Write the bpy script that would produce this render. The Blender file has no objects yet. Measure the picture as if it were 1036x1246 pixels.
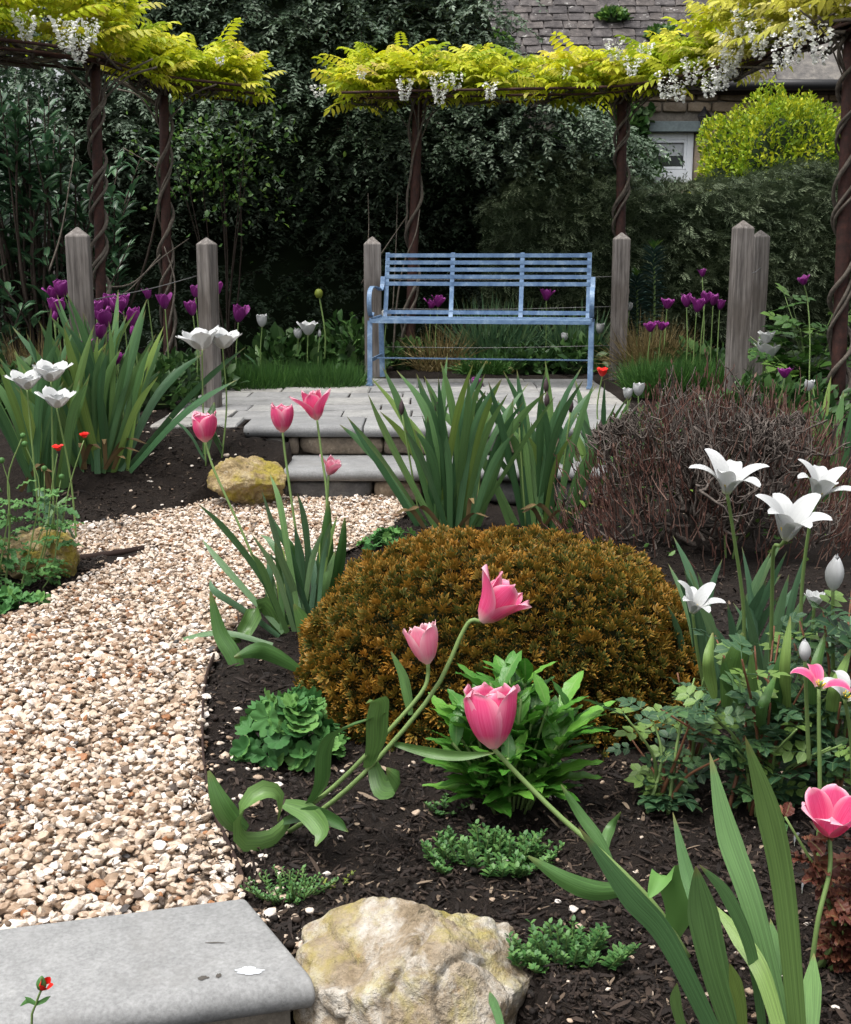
import bpy, math, random
import numpy as np
from mathutils import Vector, noise as mnoise

random.seed(11)
rng = np.random.default_rng(11)
SC = bpy.context.scene
COL = SC.collection
R = math.radians

# ------------------------------------------------------------------ camera, sky, sun, exposure
H_EYE = 1.08
PITCH = R(11.8)
FPX = 1500.0                      # focal length in pixels of the 1036 px wide photograph
cam_data = bpy.data.cameras.new('camera')
cam = bpy.data.objects.new('camera', cam_data)
COL.objects.link(cam)
cam.location = (0, 0, H_EYE)
cam.rotation_euler = (math.pi / 2 - PITCH, 0, 0)
cam_data.sensor_fit = 'HORIZONTAL'
cam_data.sensor_width = 36.0
cam_data.lens = 36.0 * FPX / 1036.0
cam_data.clip_start = 0.05
cam_data.clip_end = 3000.0
SC.camera = cam

SUN_EL, SUN_AZ = R(72), R(-130)    # azimuth from +Y (away from the camera) towards +X
world = bpy.data.worlds.new('World')
SC.world = world
world.use_nodes = True
wn, wl = world.node_tree.nodes, world.node_tree.links
wn.clear()
sky = wn.new('ShaderNodeTexSky')
sky.sky_type = 'NISHITA'
sky.sun_disc = False
sky.sun_elevation = SUN_EL
sky.sun_rotation = SUN_AZ
sky.dust_density = 6.0
sky.air_density = 1.0
hsv = wn.new('ShaderNodeHueSaturation')
hsv.inputs['Saturation'].default_value = 0.22      # overcast: the cloud layer takes the blue away
bg = wn.new('ShaderNodeBackground')
bg.inputs['Strength'].default_value = 0.15
wo = wn.new('ShaderNodeOutputWorld')
wl.new(sky.outputs[0], hsv.inputs['Color'])
wl.new(hsv.outputs[0], bg.inputs['Color'])
wl.new(bg.outputs[0], wo.inputs['Surface'])

sun_data = bpy.data.lights.new('sun', 'SUN')
sun_data.energy = 1.5
sun_data.angle = R(25)
sun_data.color = (1.0, 0.97, 0.92)
sun = bpy.data.objects.new('sun', sun_data)
COL.objects.link(sun)
sd = Vector((math.sin(SUN_AZ) * math.cos(SUN_EL), math.cos(SUN_AZ) * math.cos(SUN_EL), math.sin(SUN_EL)))
sun.rotation_euler = sd.to_track_quat('Z', 'Y').to_euler()
sun.location = (0, 0, 12)

SC.view_settings.view_transform = 'Standard'
SC.view_settings.look = 'None'
SC.view_settings.exposure = 0.80
SC.view_settings.gamma = 1.0
SC.cycles.max_bounces = 6
SC.cycles.diffuse_bounces = 3
SC.cycles.transmission_bounces = 4
SC.cycles.transparent_max_bounces = 6
SC.cycles.use_denoising = True

# ------------------------------------------------------------------ helpers: picking points in the place
CP, SP = math.cos(PITCH), math.sin(PITCH)
def ray(px, py):
    x = (px - 518.0) / FPX
    d = -(py - 623.0) / FPX
    return np.array([x, CP + d * SP, -SP + d * CP])
def P(px, py, Y):
    d = ray(px, py)
    return np.array([0, 0, H_EYE]) + d * (Y / d[1])
def G(px, py, z=0.0):
    d = ray(px, py)
    return np.array([0, 0, H_EYE]) + d * ((z - H_EYE) / d[2])
def scale_at(p):                   # metres per photograph pixel at a point
    return (p[1] * CP + (H_EYE - p[2]) * SP) / FPX
def nrm(v):
    v = np.asarray(v, float)
    return v / (np.linalg.norm(v, axis=-1, keepdims=True) + 1e-12)
def smooth(a, b, x):
    t = np.clip((np.asarray(x, float) - a) / (b - a), 0, 1)
    return t * t * (3 - 2 * t)
def U(a, b, n=None):
    return rng.uniform(a, b, n)

def vnoise(p, s=1.0, seed=0.0):
    return np.array([mnoise.noise(Vector((q[0] * s + seed, q[1] * s - seed, q[2] * s + 0.7 * seed))) for q in np.asarray(p, float)])

# ------------------------------------------------------------------ helpers: meshes and objects
class MB:
    """collects vertices and faces, built into one mesh object"""
    def __init__(self):
        self.V, self.F, self.UV, self.A, self.n = [], {}, [], [], 0
    def add(self, V, Fs, uv=None, rnd=0.5):
        V = np.asarray(V, float).reshape(-1, 3)
        if not isinstance(Fs, list): Fs = [Fs]
        for F in Fs:
            F = np.asarray(F, int)
            if len(F): self.F.setdefault(F.shape[1], []).append(F + self.n)
        self.V.append(V)
        self.UV.append(np.zeros((len(V), 2)) if uv is None else np.asarray(uv, float))
        self.A.append(np.full(len(V), rnd, float) if np.isscalar(rnd) else np.asarray(rnd, float))
        self.n += len(V)
        return self
    def mesh(self, name, mat, origin=(0, 0, 0), smooth_shade=True):
        V = np.concatenate(self.V) - np.asarray(origin, float)
        UV, A = np.concatenate(self.UV), np.concatenate(self.A)
        me = bpy.data.meshes.new(name)
        me.vertices.add(len(V))
        me.vertices.foreach_set('co', V.astype(np.float32).ravel())
        loops, starts, c = [], [], 0
        for k, Fl in self.F.items():
            F = np.concatenate(Fl)
            loops.append(F.ravel()); starts.append(c + np.arange(len(F)) * k); c += F.size
        loops, starts = np.concatenate(loops), np.concatenate(starts)
        me.loops.add(len(loops)); me.loops.foreach_set('vertex_index', loops.astype(np.int32))
        me.polygons.add(len(starts)); me.polygons.foreach_set('loop_start', starts.astype(np.int32))
        me.update(calc_edges=True)
        me.validate()
        lay = me.uv_layers.new(name='UVMap')
        if len(lay.data) == len(loops):
            lay.data.foreach_set('uv', UV[loops].astype(np.float32).ravel())
        at = me.attributes.new('rnd', 'FLOAT', 'POINT')
        at.data.foreach_set('value', A.astype(np.float32))
        me.polygons.foreach_set('use_smooth', np.full(len(me.polygons), smooth_shade))
        if mat is not None: me.materials.append(mat)
        return me
    def build(self, name, mat, parent=None, origin=(0, 0, 0), smooth_shade=True, kind=None, label=None):
        o = bpy.data.objects.new(name, self.mesh(name, mat, origin, smooth_shade))
        COL.objects.link(o)
        if parent is not None: o.parent = parent
        if kind: o['kind'] = kind
        if label: o['label'] = label
        return o

def tag(o, label, cat, group=None):
    o['label'] = label; o['category'] = cat
    if group: o['group'] = group
    return o

class Thing:
    """an Empty at the thing's base; parts are given in world coordinates"""
    def __init__(self, name, label, cat, loc=(0, 0, 0), group=None):
        self.o = bpy.data.objects.new(name, None)
        COL.objects.link(self.o)
        self.loc = np.asarray(loc, float)
        self.o.location = self.loc
        self.o.empty_display_size = 0.05
        tag(self.o, label, cat, group)
    def part(self, name, mb, mat, parent=None, smooth_shade=True, kind=None, label=None):
        return mb.build(name, mat, parent or self.o, self.loc, smooth_shade, kind, label)
    def share(self, name, me, loc, rot=None, sc=None, parent=None):
        o = bpy.data.objects.new(name, me)
        COL.objects.link(o)
        o.parent = parent or self.o
        o.location = np.asarray(loc, float) - self.loc
        if rot is not None: o.rotation_euler = rot
        if sc is not None: o.scale = sc
        return o

def structure(name, mb, mat, smooth_shade=True, kind='structure'):
    return mb.build(name, mat, None, (0, 0, 0), smooth_shade, kind)

def box(mb, c, s, rotz=0.0, bevel=0.0, jitter=0.0, M=None, rnd=0.5):
    """a box of size s about c; bevel gives it chamfered edges"""
    hx, hy, hz = np.asarray(s, float) / 2
    b = min(bevel, hx * .9, hy * .9, hz * .9)
    if b <= 0:
        V = np.array([[x, y, z] for x in (-hx, hx) for y in (-hy, hy) for z in (-hz, hz)])
        F = np.array([[0, 1, 3, 2], [4, 6, 7, 5], [0, 4, 5, 1], [2, 3, 7, 6], [0, 2, 6, 4], [1, 5, 7, 3]])
        Fs = [F]
    else:
        V, idx = [], {}
        for sx in (-1, 1):
            for sy in (-1, 1):
                for sz in (-1, 1):
                    for ax in range(3):
                        p = np.array([sx * (hx - b), sy * (hy - b), sz * (hz - b)])
                        p[ax] += (sx, sy, sz)[ax] * b
                        idx[(sx, sy, sz, ax)] = len(V); V.append(p)
        V = np.array(V); q, t = [], []
        for ax in range(3):
            o1, o2 = [a for a in range(3) if a != ax]
            for s_ in (-1, 1):
                f = []
                for (a, b_) in ((-1, -1), (1, -1), (1, 1), (-1, 1)):
                    k = [0, 0, 0]; k[ax] = s_; k[o1] = a; k[o2] = b_
                    f.append(idx[(*k, ax)])
                q.append(f)
        for ax in range(3):          # edges along ax
            o1, o2 = [a for a in range(3) if a != ax]
            for a in (-1, 1):
                for b_ in (-1, 1):
                    k0 = [0, 0, 0]; k0[o1] = a; k0[o2] = b_; k1 = list(k0); k0[ax] = -1; k1[ax] = 1
                    q.append([idx[(*k0, o1)], idx[(*k1, o1)], idx[(*k1, o2)], idx[(*k0, o2)]])
        for sx in (-1, 1):
            for sy in (-1, 1):
                for sz in (-1, 1):
                    t.append([idx[(sx, sy, sz, a)] for a in range(3)])
        Fs = []
        for arr in (np.array(q), np.array(t)):
            out = []
            for f in arr:            # make every face look outwards
                a, b2, c2 = V[f[0]], V[f[1]], V[f[2]]
                n = np.cross(b2 - a, c2 - a)
                out.append(f if np.dot(n, V[f].mean(0)) > 0 else f[::-1])
            Fs.append(np.array(out))
    if jitter: V = V + rng.normal(0, jitter, V.shape)
    if M is not None: V = V @ np.asarray(M, float).T
    cz, sz = math.cos(rotz), math.sin(rotz)
    V = V @ np.array([[cz, sz, 0], [-sz, cz, 0], [0, 0, 1]])
    uv = V[:, :2].copy()
    return mb.add(V + np.asarray(c, float), Fs, uv, rnd)

def crom(pts, n):
    """Catmull-Rom through pts, n samples"""
    p = np.asarray(pts, float)
    if len(p) == 2:
        t = np.linspace(0, 1, n)[:, None]
        return p[0] * (1 - t) + p[1] * t
    q = np.vstack([2 * p[0] - p[1], p, 2 * p[-1] - p[-2]])
    out = []
    for t in np.linspace(0, len(p) - 1 - 1e-9, n):
        i = int(t); u = t - i
        a, b, c, d = q[i], q[i + 1], q[i + 2], q[i + 3]
        out.append(.5 * ((2 * b) + (-a + c) * u + (2 * a - 5 * b + 4 * c - d) * u * u + (-a + 3 * b - 3 * c + d) * u ** 3))
    return np.array(out)

def frames(pts, ref=None):
    T = nrm(np.gradient(pts, axis=0))
    n0 = np.array([0, 0, 1.0]) if ref is None else np.asarray(ref, float)
    if abs(np.dot(n0, T[0])) > .9: n0 = np.array([1.0, 0, 0])
    N = []
    for t in T:
        n0 = n0 - np.dot(n0, t) * t
        n0 = n0 / (np.linalg.norm(n0) + 1e-9)
        N.append(n0)
    N = np.array(N)
    return T, N, np.cross(T, N)

def tube(mb, pts, rad, k=6, rnd=0.5, caps=True):
    pts = np.asarray(pts, float); n = len(pts)
    rad = np.broadcast_to(np.asarray(rad, float), (n,))
    T, N, B = frames(pts)
    a = np.linspace(0, 2 * math.pi, k, endpoint=False)
    V = pts[:, None, :] + rad[:, None, None] * (np.cos(a)[None, :, None] * N[:, None, :] + np.sin(a)[None, :, None] * B[:, None, :])
    i, j = np.meshgrid(np.arange(n - 1), np.arange(k), indexing='ij')
    F = np.stack([i * k + j, i * k + (j + 1) % k, (i + 1) * k + (j + 1) % k, (i + 1) * k + j], -1).reshape(-1, 4)
    uv = np.stack([np.tile(np.arange(k) / k, n), np.repeat(np.linspace(0, 1, n), k)], 1)
    Fs = [F]
    if caps:
        Fs += [np.array([list(range(k))[::-1]]), np.array([[(n - 1) * k + q for q in range(k)]])]
    return mb.add(V.reshape(-1, 3), Fs, uv, rnd)

def flat_bar(mb, pts, w, t, wdir, rnd=0.5):
    """a bar of flat section: width w along wdir, thickness t"""
    pts = np.asarray(pts, float); n = len(pts)
    T = nrm(np.gradient(pts, axis=0))
    W = np.asarray(wdir, float)[None, :] - (T @ np.asarray(wdir, float))[:, None] * T
    W = nrm(W); N = np.cross(T, W)
    q = [(-.5, -.5), (.5, -.5), (.5, .5), (-.5, .5)]
    V = np.stack([pts + a * w * W + b * t * N for a, b in q], 1).reshape(-1, 3)
    i, j = np.meshgrid(np.arange(n - 1), np.arange(4), indexing='ij')
    F = np.stack([i * 4 + j, i * 4 + (j + 1) % 4, (i + 1) * 4 + (j + 1) % 4, (i + 1) * 4 + j], -1).reshape(-1, 4)
    return mb.add(V, [F, np.array([[3, 2, 1, 0], [(n - 1) * 4, (n - 1) * 4 + 1, (n - 1) * 4 + 2, (n - 1) * 4 + 3]])], None, rnd)

def blade(mb, pts, w, wdir, n=11, fold=0.10, prof=None, twist=0.0, wave=0.0, rnd=0.5):
    """a leaf blade: centre line, width profile, a shallow keel down the middle"""
    c = crom(pts, n)
    T = nrm(np.gradient(c, axis=0))
    t = np.linspace(0, 1, n)
    if prof is None: wf = w * np.minimum(1, ((1 - t) / .36)) ** .8 * (.72 + .28 * np.sin(np.clip(t * 2.2, 0, 1.57)))
    else: wf = w * prof(t)
    wf = np.maximum(wf, w * .015)
    wd = np.asarray(wdir, float)
    W = nrm(wd[None, :] - (T @ wd)[:, None] * T)
    N = np.cross(T, W)
    if twist:
        a = (twist * t)[:, None]
        W, N = W * np.cos(a) + N * np.sin(a), N * np.cos(a) - W * np.sin(a)
    us = np.array([-1, -.5, 0, .5, 1])
    rows = []
    for u in us:
        wv = wave * np.sin(t * 17 + u * 2 + rnd * 20)[:, None] * abs(u) * w
        rows.append(c + W * (u * wf / 2)[:, None] + N * ((abs(u) - .5) * fold * wf)[:, None] + N * wv)
    V = np.stack(rows, 1).reshape(-1, 3); k = 5
    i, j = np.meshgrid(np.arange(n - 1), np.arange(k - 1), indexing='ij')
    F = np.stack([i * k + j, i * k + j + 1, (i + 1) * k + j + 1, (i + 1) * k + j], -1).reshape(-1, 4)
    uv = np.stack([np.tile((us + 1) / 2, n), np.repeat(t, k)], 1)
    return mb.add(V, F, uv, rnd)

def look(d, up):
    """rotation matrices (N,3,3): local +y along d, local +z towards up"""
    y = nrm(d); up = np.broadcast_to(np.asarray(up, float), y.shape)
    z = nrm(up - np.sum(up * y, -1, keepdims=True) * y + 1e-6)
    x = np.cross(y, z)
    return np.stack([x, y, z], -1)

def scatter(mb, tmpl, pos, Rm, S, rnd=None):
    tV, tF, tUV = tmpl
    pos = np.asarray(pos, float); N, m = len(pos), len(tV)
    if N == 0: return mb
    S = np.asarray(S, float)
    sv = tV[None] * (S[:, None, None] if S.ndim == 1 else S[:, None, :])
    V = np.einsum('nij,nmj->nmi', Rm, sv) + pos[:, None, :]
    off = (np.arange(N) * m)[:, None, None]
    Fs = [(f[None] + off).reshape(-1, f.shape[1]) for f in tF]
    rnd = U(0, 1, N) if rnd is None else rnd
    return mb.add(V.reshape(-1, 3), Fs, np.tile(tUV, (N, 1)), np.repeat(rnd, m))

def leaf_tmpl(w=.4, fold=.10, droop=.08, point=.45):
    """two triangles, a leaf folded along its midrib, one unit long"""
    V = np.array([[0, 0, 0], [-w / 2, point, fold], [w / 2, point, fold], [0, 1, -droop]], float)
    F = np.array([[0, 3, 1], [0, 2, 3]])
    uv = np.array([[.5, 0], [0, point], [1, point], [.5, 1]])
    return V, [F], uv
def leaf_oval(w=.5, fold=.08, droop=.12):
    V = np.array([[0, 0, 0], [-w * .42, .28, fold], [0, .28, .0], [w * .42, .28, fold], [-w * .45, .66, fold * .8], [0, .66, -droop * .4], [w * .45, .66, fold * .8], [0, 1, -droop]], float)
    F3 = np.array([[0, 2, 1], [0, 3, 2], [4, 5, 7], [5, 6, 7]]); F4 = np.array([[1, 2, 5, 4], [2, 3, 6, 5]])
    uv = np.stack([V[:, 0] / w + .5, V[:, 1]], 1)
    return V, [F3, F4], uv
def merge_tmpl(parts):
    """parts: list of (tmpl, R, t, s)"""
    V, uv, F, n = [], [], {}, 0
    for (tv, tf, tu), Rm, t, s in parts:
        V.append((tv * s) @ np.asarray(Rm).T + np.asarray(t)); uv.append(tu)
        for f in tf: F.setdefault(f.shape[1], []).append(f + n)
        n += len(tv)
    return np.concatenate(V), [np.concatenate(x) for x in F.values()], np.concatenate(uv)

def icosphere(sub):
    t = (1 + 5 ** .5) / 2
    V = [(-1, t, 0), (1, t, 0), (-1, -t, 0), (1, -t, 0), (0, -1, t), (0, 1, t), (0, -1, -t), (0, 1, -t), (t, 0, -1), (t, 0, 1), (-t, 0, -1), (-t, 0, 1)]
    V = [np.array(v, float) / np.linalg.norm(v) for v in V]
    F = [(0, 11, 5), (0, 5, 1), (0, 1, 7), (0, 7, 10), (0, 10, 11), (1, 5, 9), (5, 11, 4), (11, 10, 2), (10, 7, 6), (7, 1, 8), (3, 9, 4), (3, 4, 2), (3, 2, 6), (3, 6, 8), (3, 8, 9), (4, 9, 5), (2, 4, 11), (6, 2, 10), (8, 6, 7), (9, 8, 1)]
    for _ in range(sub):
        c, out = {}, []
        def mid(a, b):
            k = (min(a, b), max(a, b))
            if k not in c:
                v = V[a] + V[b]; V.append(v / np.linalg.norm(v)); c[k] = len(V) - 1
            return c[k]
        for a, b, d in F:
            x, y, z = mid(a, b), mid(b, d), mid(d, a)
            out += [(a, x, z), (b, y, x), (d, z, y), (x, y, z)]
        F = out
    return np.array(V), np.array(F)

# ------------------------------------------------------------------ helpers: materials
def new_mat(name):
    m = bpy.data.materials.new(name); m.use_nodes = True
    nt = m.node_tree; nt.nodes.clear()
    return m, nt.nodes, nt.links
def ramp(nodes, stops, interp='LINEAR'):
    r = nodes.new('ShaderNodeValToRGB'); cr = r.color_ramp; cr.interpolation = interp
    while len(cr.elements) < len(stops): cr.elements.new(.5)
    for e, (p, c) in zip(cr.elements, stops):
        e.position = p; e.color = (*c, 1)
    return r
def mixc(nodes, links, fac, a, b, mode='MIX'):
    m = nodes.new('ShaderNodeMix'); m.data_type = 'RGBA'; m.blend_type = mode
    for sock, v in ((m.inputs['Factor'], fac), (m.inputs['A'], a), (m.inputs['B'], b)):
        if hasattr(v, 'links') or hasattr(v, 'is_output'): links.new(v, sock)
        elif isinstance(v, (int, float)): sock.default_value = v
        else: sock.default_value = (*v, 1)
    return m.outputs['Result']
def noise_tex(nodes, links, scale, detail=4, rough=.55, vec=None, dist=0.0):
    n = nodes.new('ShaderNodeTexNoise')
    n.inputs['Scale'].default_value = scale; n.inputs['Detail'].default_value = detail
    n.inputs['Roughness'].default_value = rough; n.inputs['Distortion'].default_value = dist
    if vec is not None: links.new(vec, n.inputs['Vector'])
    return n
def mapped(nodes, links, scale, coord='UV'):
    tc = nodes.new('ShaderNodeTexCoord'); mp = nodes.new('ShaderNodeMapping')
    mp.inputs['Scale'].default_value = scale
    links.new(tc.outputs[coord], mp.inputs['Vector'])
    return mp.outputs['Vector']
def worldpos(nodes):
    return nodes.new('ShaderNodeNewGeometry').outputs['Position']
def finish(m, nodes, links, col, rough=.6, spec=.4, bump=None, bstr=.3, bdist=.01, transl=None, tcol=None, metallic=0.0):
    b = nodes.new('ShaderNodeBsdfPrincipled')
    if hasattr(col, 'is_output'): links.new(col, b.inputs['Base Color'])
    else: b.inputs['Base Color'].default_value = (*col, 1)
    if hasattr(rough, 'is_output'): links.new(rough, b.inputs['Roughness'])
    else: b.inputs['Roughness'].default_value = rough
    b.inputs['Specular IOR Level'].default_value = spec
    b.inputs['Metallic'].default_value = metallic
    out = nodes.new('ShaderNodeOutputMaterial'); sh = b.outputs[0]
    if bump is not None:
        bp = nodes.new('ShaderNodeBump'); bp.inputs['Strength'].default_value = bstr; bp.inputs['Distance'].default_value = bdist
        links.new(bump, bp.inputs['Height']); links.new(bp.outputs[0], b.inputs['Normal'])
    if transl:
        tr = nodes.new('ShaderNodeBsdfTranslucent')
        if hasattr(tcol, 'is_output'): links.new(tcol, tr.inputs['Color'])
        elif tcol is not None: tr.inputs['Color'].default_value = (*tcol, 1)
        elif hasattr(col, 'is_output'): links.new(col, tr.inputs['Color'])
        else: tr.inputs['Color'].default_value = (*col, 1)
        mx = nodes.new('ShaderNodeMixShader'); mx.inputs[0].default_value = transl
        links.new(b.outputs[0], mx.inputs[1]); links.new(tr.outputs[0], mx.inputs[2]); sh = mx.outputs[0]
    links.new(sh, out.inputs['Surface'])
    return m
def attr(nodes, name='rnd'):
    a = nodes.new('ShaderNodeAttribute'); a.attribute_name = name
    return a.outputs['Fac']

def foliage(name, stops, rough=.45, spec=.35, transl=.25, patch=2.5, patch_col=None, patch_amt=.5, streak=0, tip=None, tip_from=.5, vein=0.0, scar=None):
    """leaf material: colour varies from leaf to leaf, in patches over the plant, with streaks or veins along each leaf"""
    m, n, l = new_mat(name)
    rp = ramp(n, stops); l.new(attr(n), rp.inputs[0]); col = rp.outputs[0]
    if patch_col is not None:
        nz = noise_tex(n, l, patch, 3, .6, worldpos(n))
        pr = ramp(n, [(.38, (0, 0, 0)), (.62, (patch_amt,) * 3)]); l.new(nz.outputs[0], pr.inputs[0])
        col = mixc(n, l, pr.outputs[0], col, patch_col)
    if tip is not None:
        tc = n.new('ShaderNodeTexCoord'); sx = n.new('ShaderNodeSeparateXYZ'); l.new(tc.outputs['UV'], sx.inputs[0])
        tr = ramp(n, [(tip_from, (0, 0, 0)), (1, (1, 1, 1))]); l.new(sx.outputs['Y'], tr.inputs[0])
        col = mixc(n, l, tr.outputs[0], col, tip)
    bump = None
    if scar is not None:
        sz = noise_tex(n, l, 1.0, 4, .7, mapped(n, l, (5, 9, 1)))
        sr_ = ramp(n, [(.66, (0, 0, 0)), (.71, (1, 1, 1))]); l.new(sz.outputs[0], sr_.inputs[0])
        col = mixc(n, l, sr_.outputs[0], col, scar)
    if streak:
        nz = noise_tex(n, l, 1.0, 3, .6, mapped(n, l, (streak, 1.4, 1)))
        sr = ramp(n, [(.3, (.62, .62, .62)), (.7, (1.25, 1.25, 1.2))]); l.new(nz.outputs[0], sr.inputs[0])
        col = mixc(n, l, 1.0, col, sr.outputs[0], 'MULTIPLY'); bump = nz.outputs[0]
    if vein:
        tc = n.new('ShaderNodeTexCoord'); sx = n.new('ShaderNodeSeparateXYZ'); l.new(tc.outputs['UV'], sx.inputs[0])
        a = n.new('ShaderNodeMath'); a.operation = 'SUBTRACT'; l.new(sx.outputs['X'], a.inputs[0]); a.inputs[1].default_value = .5
        b = n.new('ShaderNodeMath'); b.operation = 'ABSOLUTE'; l.new(a.outputs[0], b.inputs[0])
        vr = ramp(n, [(.0, (vein,) * 3), (.07, (0, 0, 0))]); l.new(b.outputs[0], vr.inputs[0])
        lighter = mixc(n, l, .5, col, (.35, .45, .18))
        col = mixc(n, l, vr.outputs[0], col, lighter)
        wv = noise_tex(n, l, 1.0, 2, .5, mapped(n, l, (7, 16, 1))); bump = wv.outputs[0]
    return finish(m, n, l, col, rough, spec, bump, .25, .004, transl)

# ------------------------------------------------------------------ materials
def m_soil():
    m, n, l = new_mat('dark soil')
    w = worldpos(n)
    a = noise_tex(n, l, 38, 6, .7, w); b = noise_tex(n, l, 3.0, 3, .5, w); c = noise_tex(n, l, 170, 3, .7, w)
    r = ramp(n, [(.3, (.007, .005, .004)), (.55, (.017, .012, .009)), (.72, (.038, .028, .020))]); l.new(a.outputs[0], r.inputs[0])
    col = mixc(n, l, b.outputs[0], r.outputs[0], (.013, .009, .007))
    ad = n.new('ShaderNodeMath'); ad.operation = 'MULTIPLY_ADD'; l.new(c.outputs[0], ad.inputs[0]); ad.inputs[1].default_value = .4; l.new(a.outputs[0], ad.inputs[2])
    return finish(m, n, l, col, .9, .2, ad.outputs[0], .9, .02)
def m_chip():
    m, n, l = new_mat('bark mulch')
    r = ramp(n, [(0, (.007, .005, .004)), (.6, (.020, .013, .010)), (.88, (.045, .031, .023)), (.965, (.095, .068, .048)), (1, (.28, .22, .16))]); l.new(attr(n), r.inputs[0])
    nz = noise_tex(n, l, 120, 3, .6, worldpos(n))
    col = mixc(n, l, .5, r.outputs[0], mixc(n, l, nz.outputs[0], (.3, .3, .3), (1.5, 1.4, 1.3)), 'MULTIPLY')
    return finish(m, n, l, col, .8, .3, nz.outputs[0], .3, .004)
def m_gravel():
    m, n, l = new_mat('flint gravel')
    r = ramp(n, [(0, (.06, .058, .06)), (.03, (.15, .10, .065)), (.06, (.33, .15, .065)), (.085, (.22, .155, .105)), (.22, (.36, .265, .19)), (.42, (.48, .385, .30)), (.64, (.56, .48, .405)), (.84, (.64, .58, .52)), (.97, (.72, .68, .64))])
    l.new(attr(n), r.inputs[0])
    w = worldpos(n)
    nz = noise_tex(n, l, 75, 4, .65, w); n2 = noise_tex(n, l, 200, 2, .6, w)
    f = ramp(n, [(.36, (.70, .63, .56)), (.58, (1.06, 1.05, 1.04))]); l.new(nz.outputs[0], f.inputs[0])
    col = mixc(n, l, 1.0, r.outputs[0], f.outputs[0], 'MULTIPLY')
    return finish(m, n, l, col, .62, .35, n2.outputs[0], .25, .003)
def m_gravel_bed():
    m, n, l = new_mat('gravel bed')
    nz = noise_tex(n, l, 60, 5, .7, worldpos(n))
    r = ramp(n, [(.35, (.07, .05, .038)), (.65, (.36, .28, .21))]); l.new(nz.outputs[0], r.inputs[0])
    return finish(m, n, l, r.outputs[0], .85, .2, nz.outputs[0], .8, .01)
def m_stone(name, c1, c2, c3, sc=9, bump=.35, lichen=None, dist=.01, spots=None):
    m, n, l = new_mat(name)
    tc = n.new('ShaderNodeTexCoord')
    oi = n.new('ShaderNodeObjectInfo')
    va = n.new('ShaderNodeVectorMath'); va.operation = 'MULTIPLY_ADD'
    w = worldpos(n); l.new(w, va.inputs[0]); va.inputs[1].default_value = (1, 1, 1); l.new(oi.outputs['Location'], va.inputs[2])
    vec = va.outputs[0]
    a = noise_tex(n, l, sc, 6, .65, vec); b = noise_tex(n, l, sc * 9, 4, .7, vec)
    r = ramp(n, [(.3, c1), (.5, c2), (.7, c3)]); l.new(a.outputs[0], r.inputs[0])
    tint = ramp(n, [(0, (.74, .74, .76)), (.5, (1, 1, 1)), (1, (1.16, 1.12, 1.06))]); l.new(oi.outputs['Random'], tint.inputs[0])
    col = mixc(n, l, 1.0, r.outputs[0], tint.outputs[0], 'MULTIPLY')
    g = ramp(n, [(.3, (.72, .72, .72)), (.7, (1.15, 1.15, 1.15))]); l.new(b.outputs[0], g.inputs[0])
    col = mixc(n, l, 1.0, col, g.outputs[0], 'MULTIPLY')
    if lichen:
        for (lc, ls, lo, hi) in lichen:
            q = noise_tex(n, l, ls, 5, .7, vec, .3)
            qr = ramp(n, [(lo, (0, 0, 0)), (hi, (1, 1, 1))]); l.new(q.outputs[0], qr.inputs[0])
            col = mixc(n, l, qr.outputs[0], col, lc)
    ad = n.new('ShaderNodeMath'); ad.operation = 'MULTIPLY_ADD'; l.new(b.outputs[0], ad.inputs[0]); ad.inputs[1].default_value = .35; l.new(a.outputs[0], ad.inputs[2])
    return finish(m, n, l, col, .8, .3, ad.outputs[0], bump, dist)
def m_wood():
    m, n, l = new_mat('weathered oak')
    vec = mapped(n, l, (1, 1, .055), 'Object')
    a = noise_tex(n, l, 55, 6, .7, vec, .6); b = noise_tex(n, l, 5, 3, .6, mapped(n, l, (1, 1, .5), 'Object'))
    oi = n.new('ShaderNodeObjectInfo')
    r = ramp(n, [(.28, (.055, .049, .046)), (.5, (.17, .155, .145)), (.75, (.30, .28, .265))]); l.new(a.outputs[0], r.inputs[0])
    br = ramp(n, [(.35, (.6, .57, .54)), (.65, (1.1, 1.1, 1.1))]); l.new(b.outputs[0], br.inputs[0])
    col = mixc(n, l, 1.0, r.outputs[0], br.outputs[0], 'MULTIPLY')
    return finish(m, n, l, col, .85, .2, a.outputs[0], .5, .006)
def m_paint_blue():
    m, n, l = new_mat('worn blue paint')
    w = worldpos(n)
    a = noise_tex(n, l, 14, 5, .7, w, .5); b = noise_tex(n, l, 60, 4, .7, w)
    r = ramp(n, [(.35, (.080, .140, .248)), (.52, (.130, .212, .338)), (.68, (.25, .345, .465))]); l.new(a.outputs[0], r.inputs[0])
    rr = ramp(n, [(.66, (0, 0, 0)), (.74, (1, 1, 1))]); l.new(b.outputs[0], rr.inputs[0])
    col = mixc(n, l, rr.outputs[0], r.outputs[0], (.055, .075, .10))
    return finish(m, n, l, col, .5, .35, b.outputs[0], .15, .003)
def m_rust():
    m, n, l = new_mat('rusted steel')
    w = worldpos(n)
    a = noise_tex(n, l, 30, 5, .7, w)
    r = ramp(n, [(.3, (.018, .009, .007)), (.55, (.045, .017, .013)), (.75, (.080, .030, .020))]); l.new(a.outputs[0], r.inputs[0])
    return finish(m, n, l, r.outputs[0], .75, .35, a.outputs[0], .4, .004)
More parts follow.
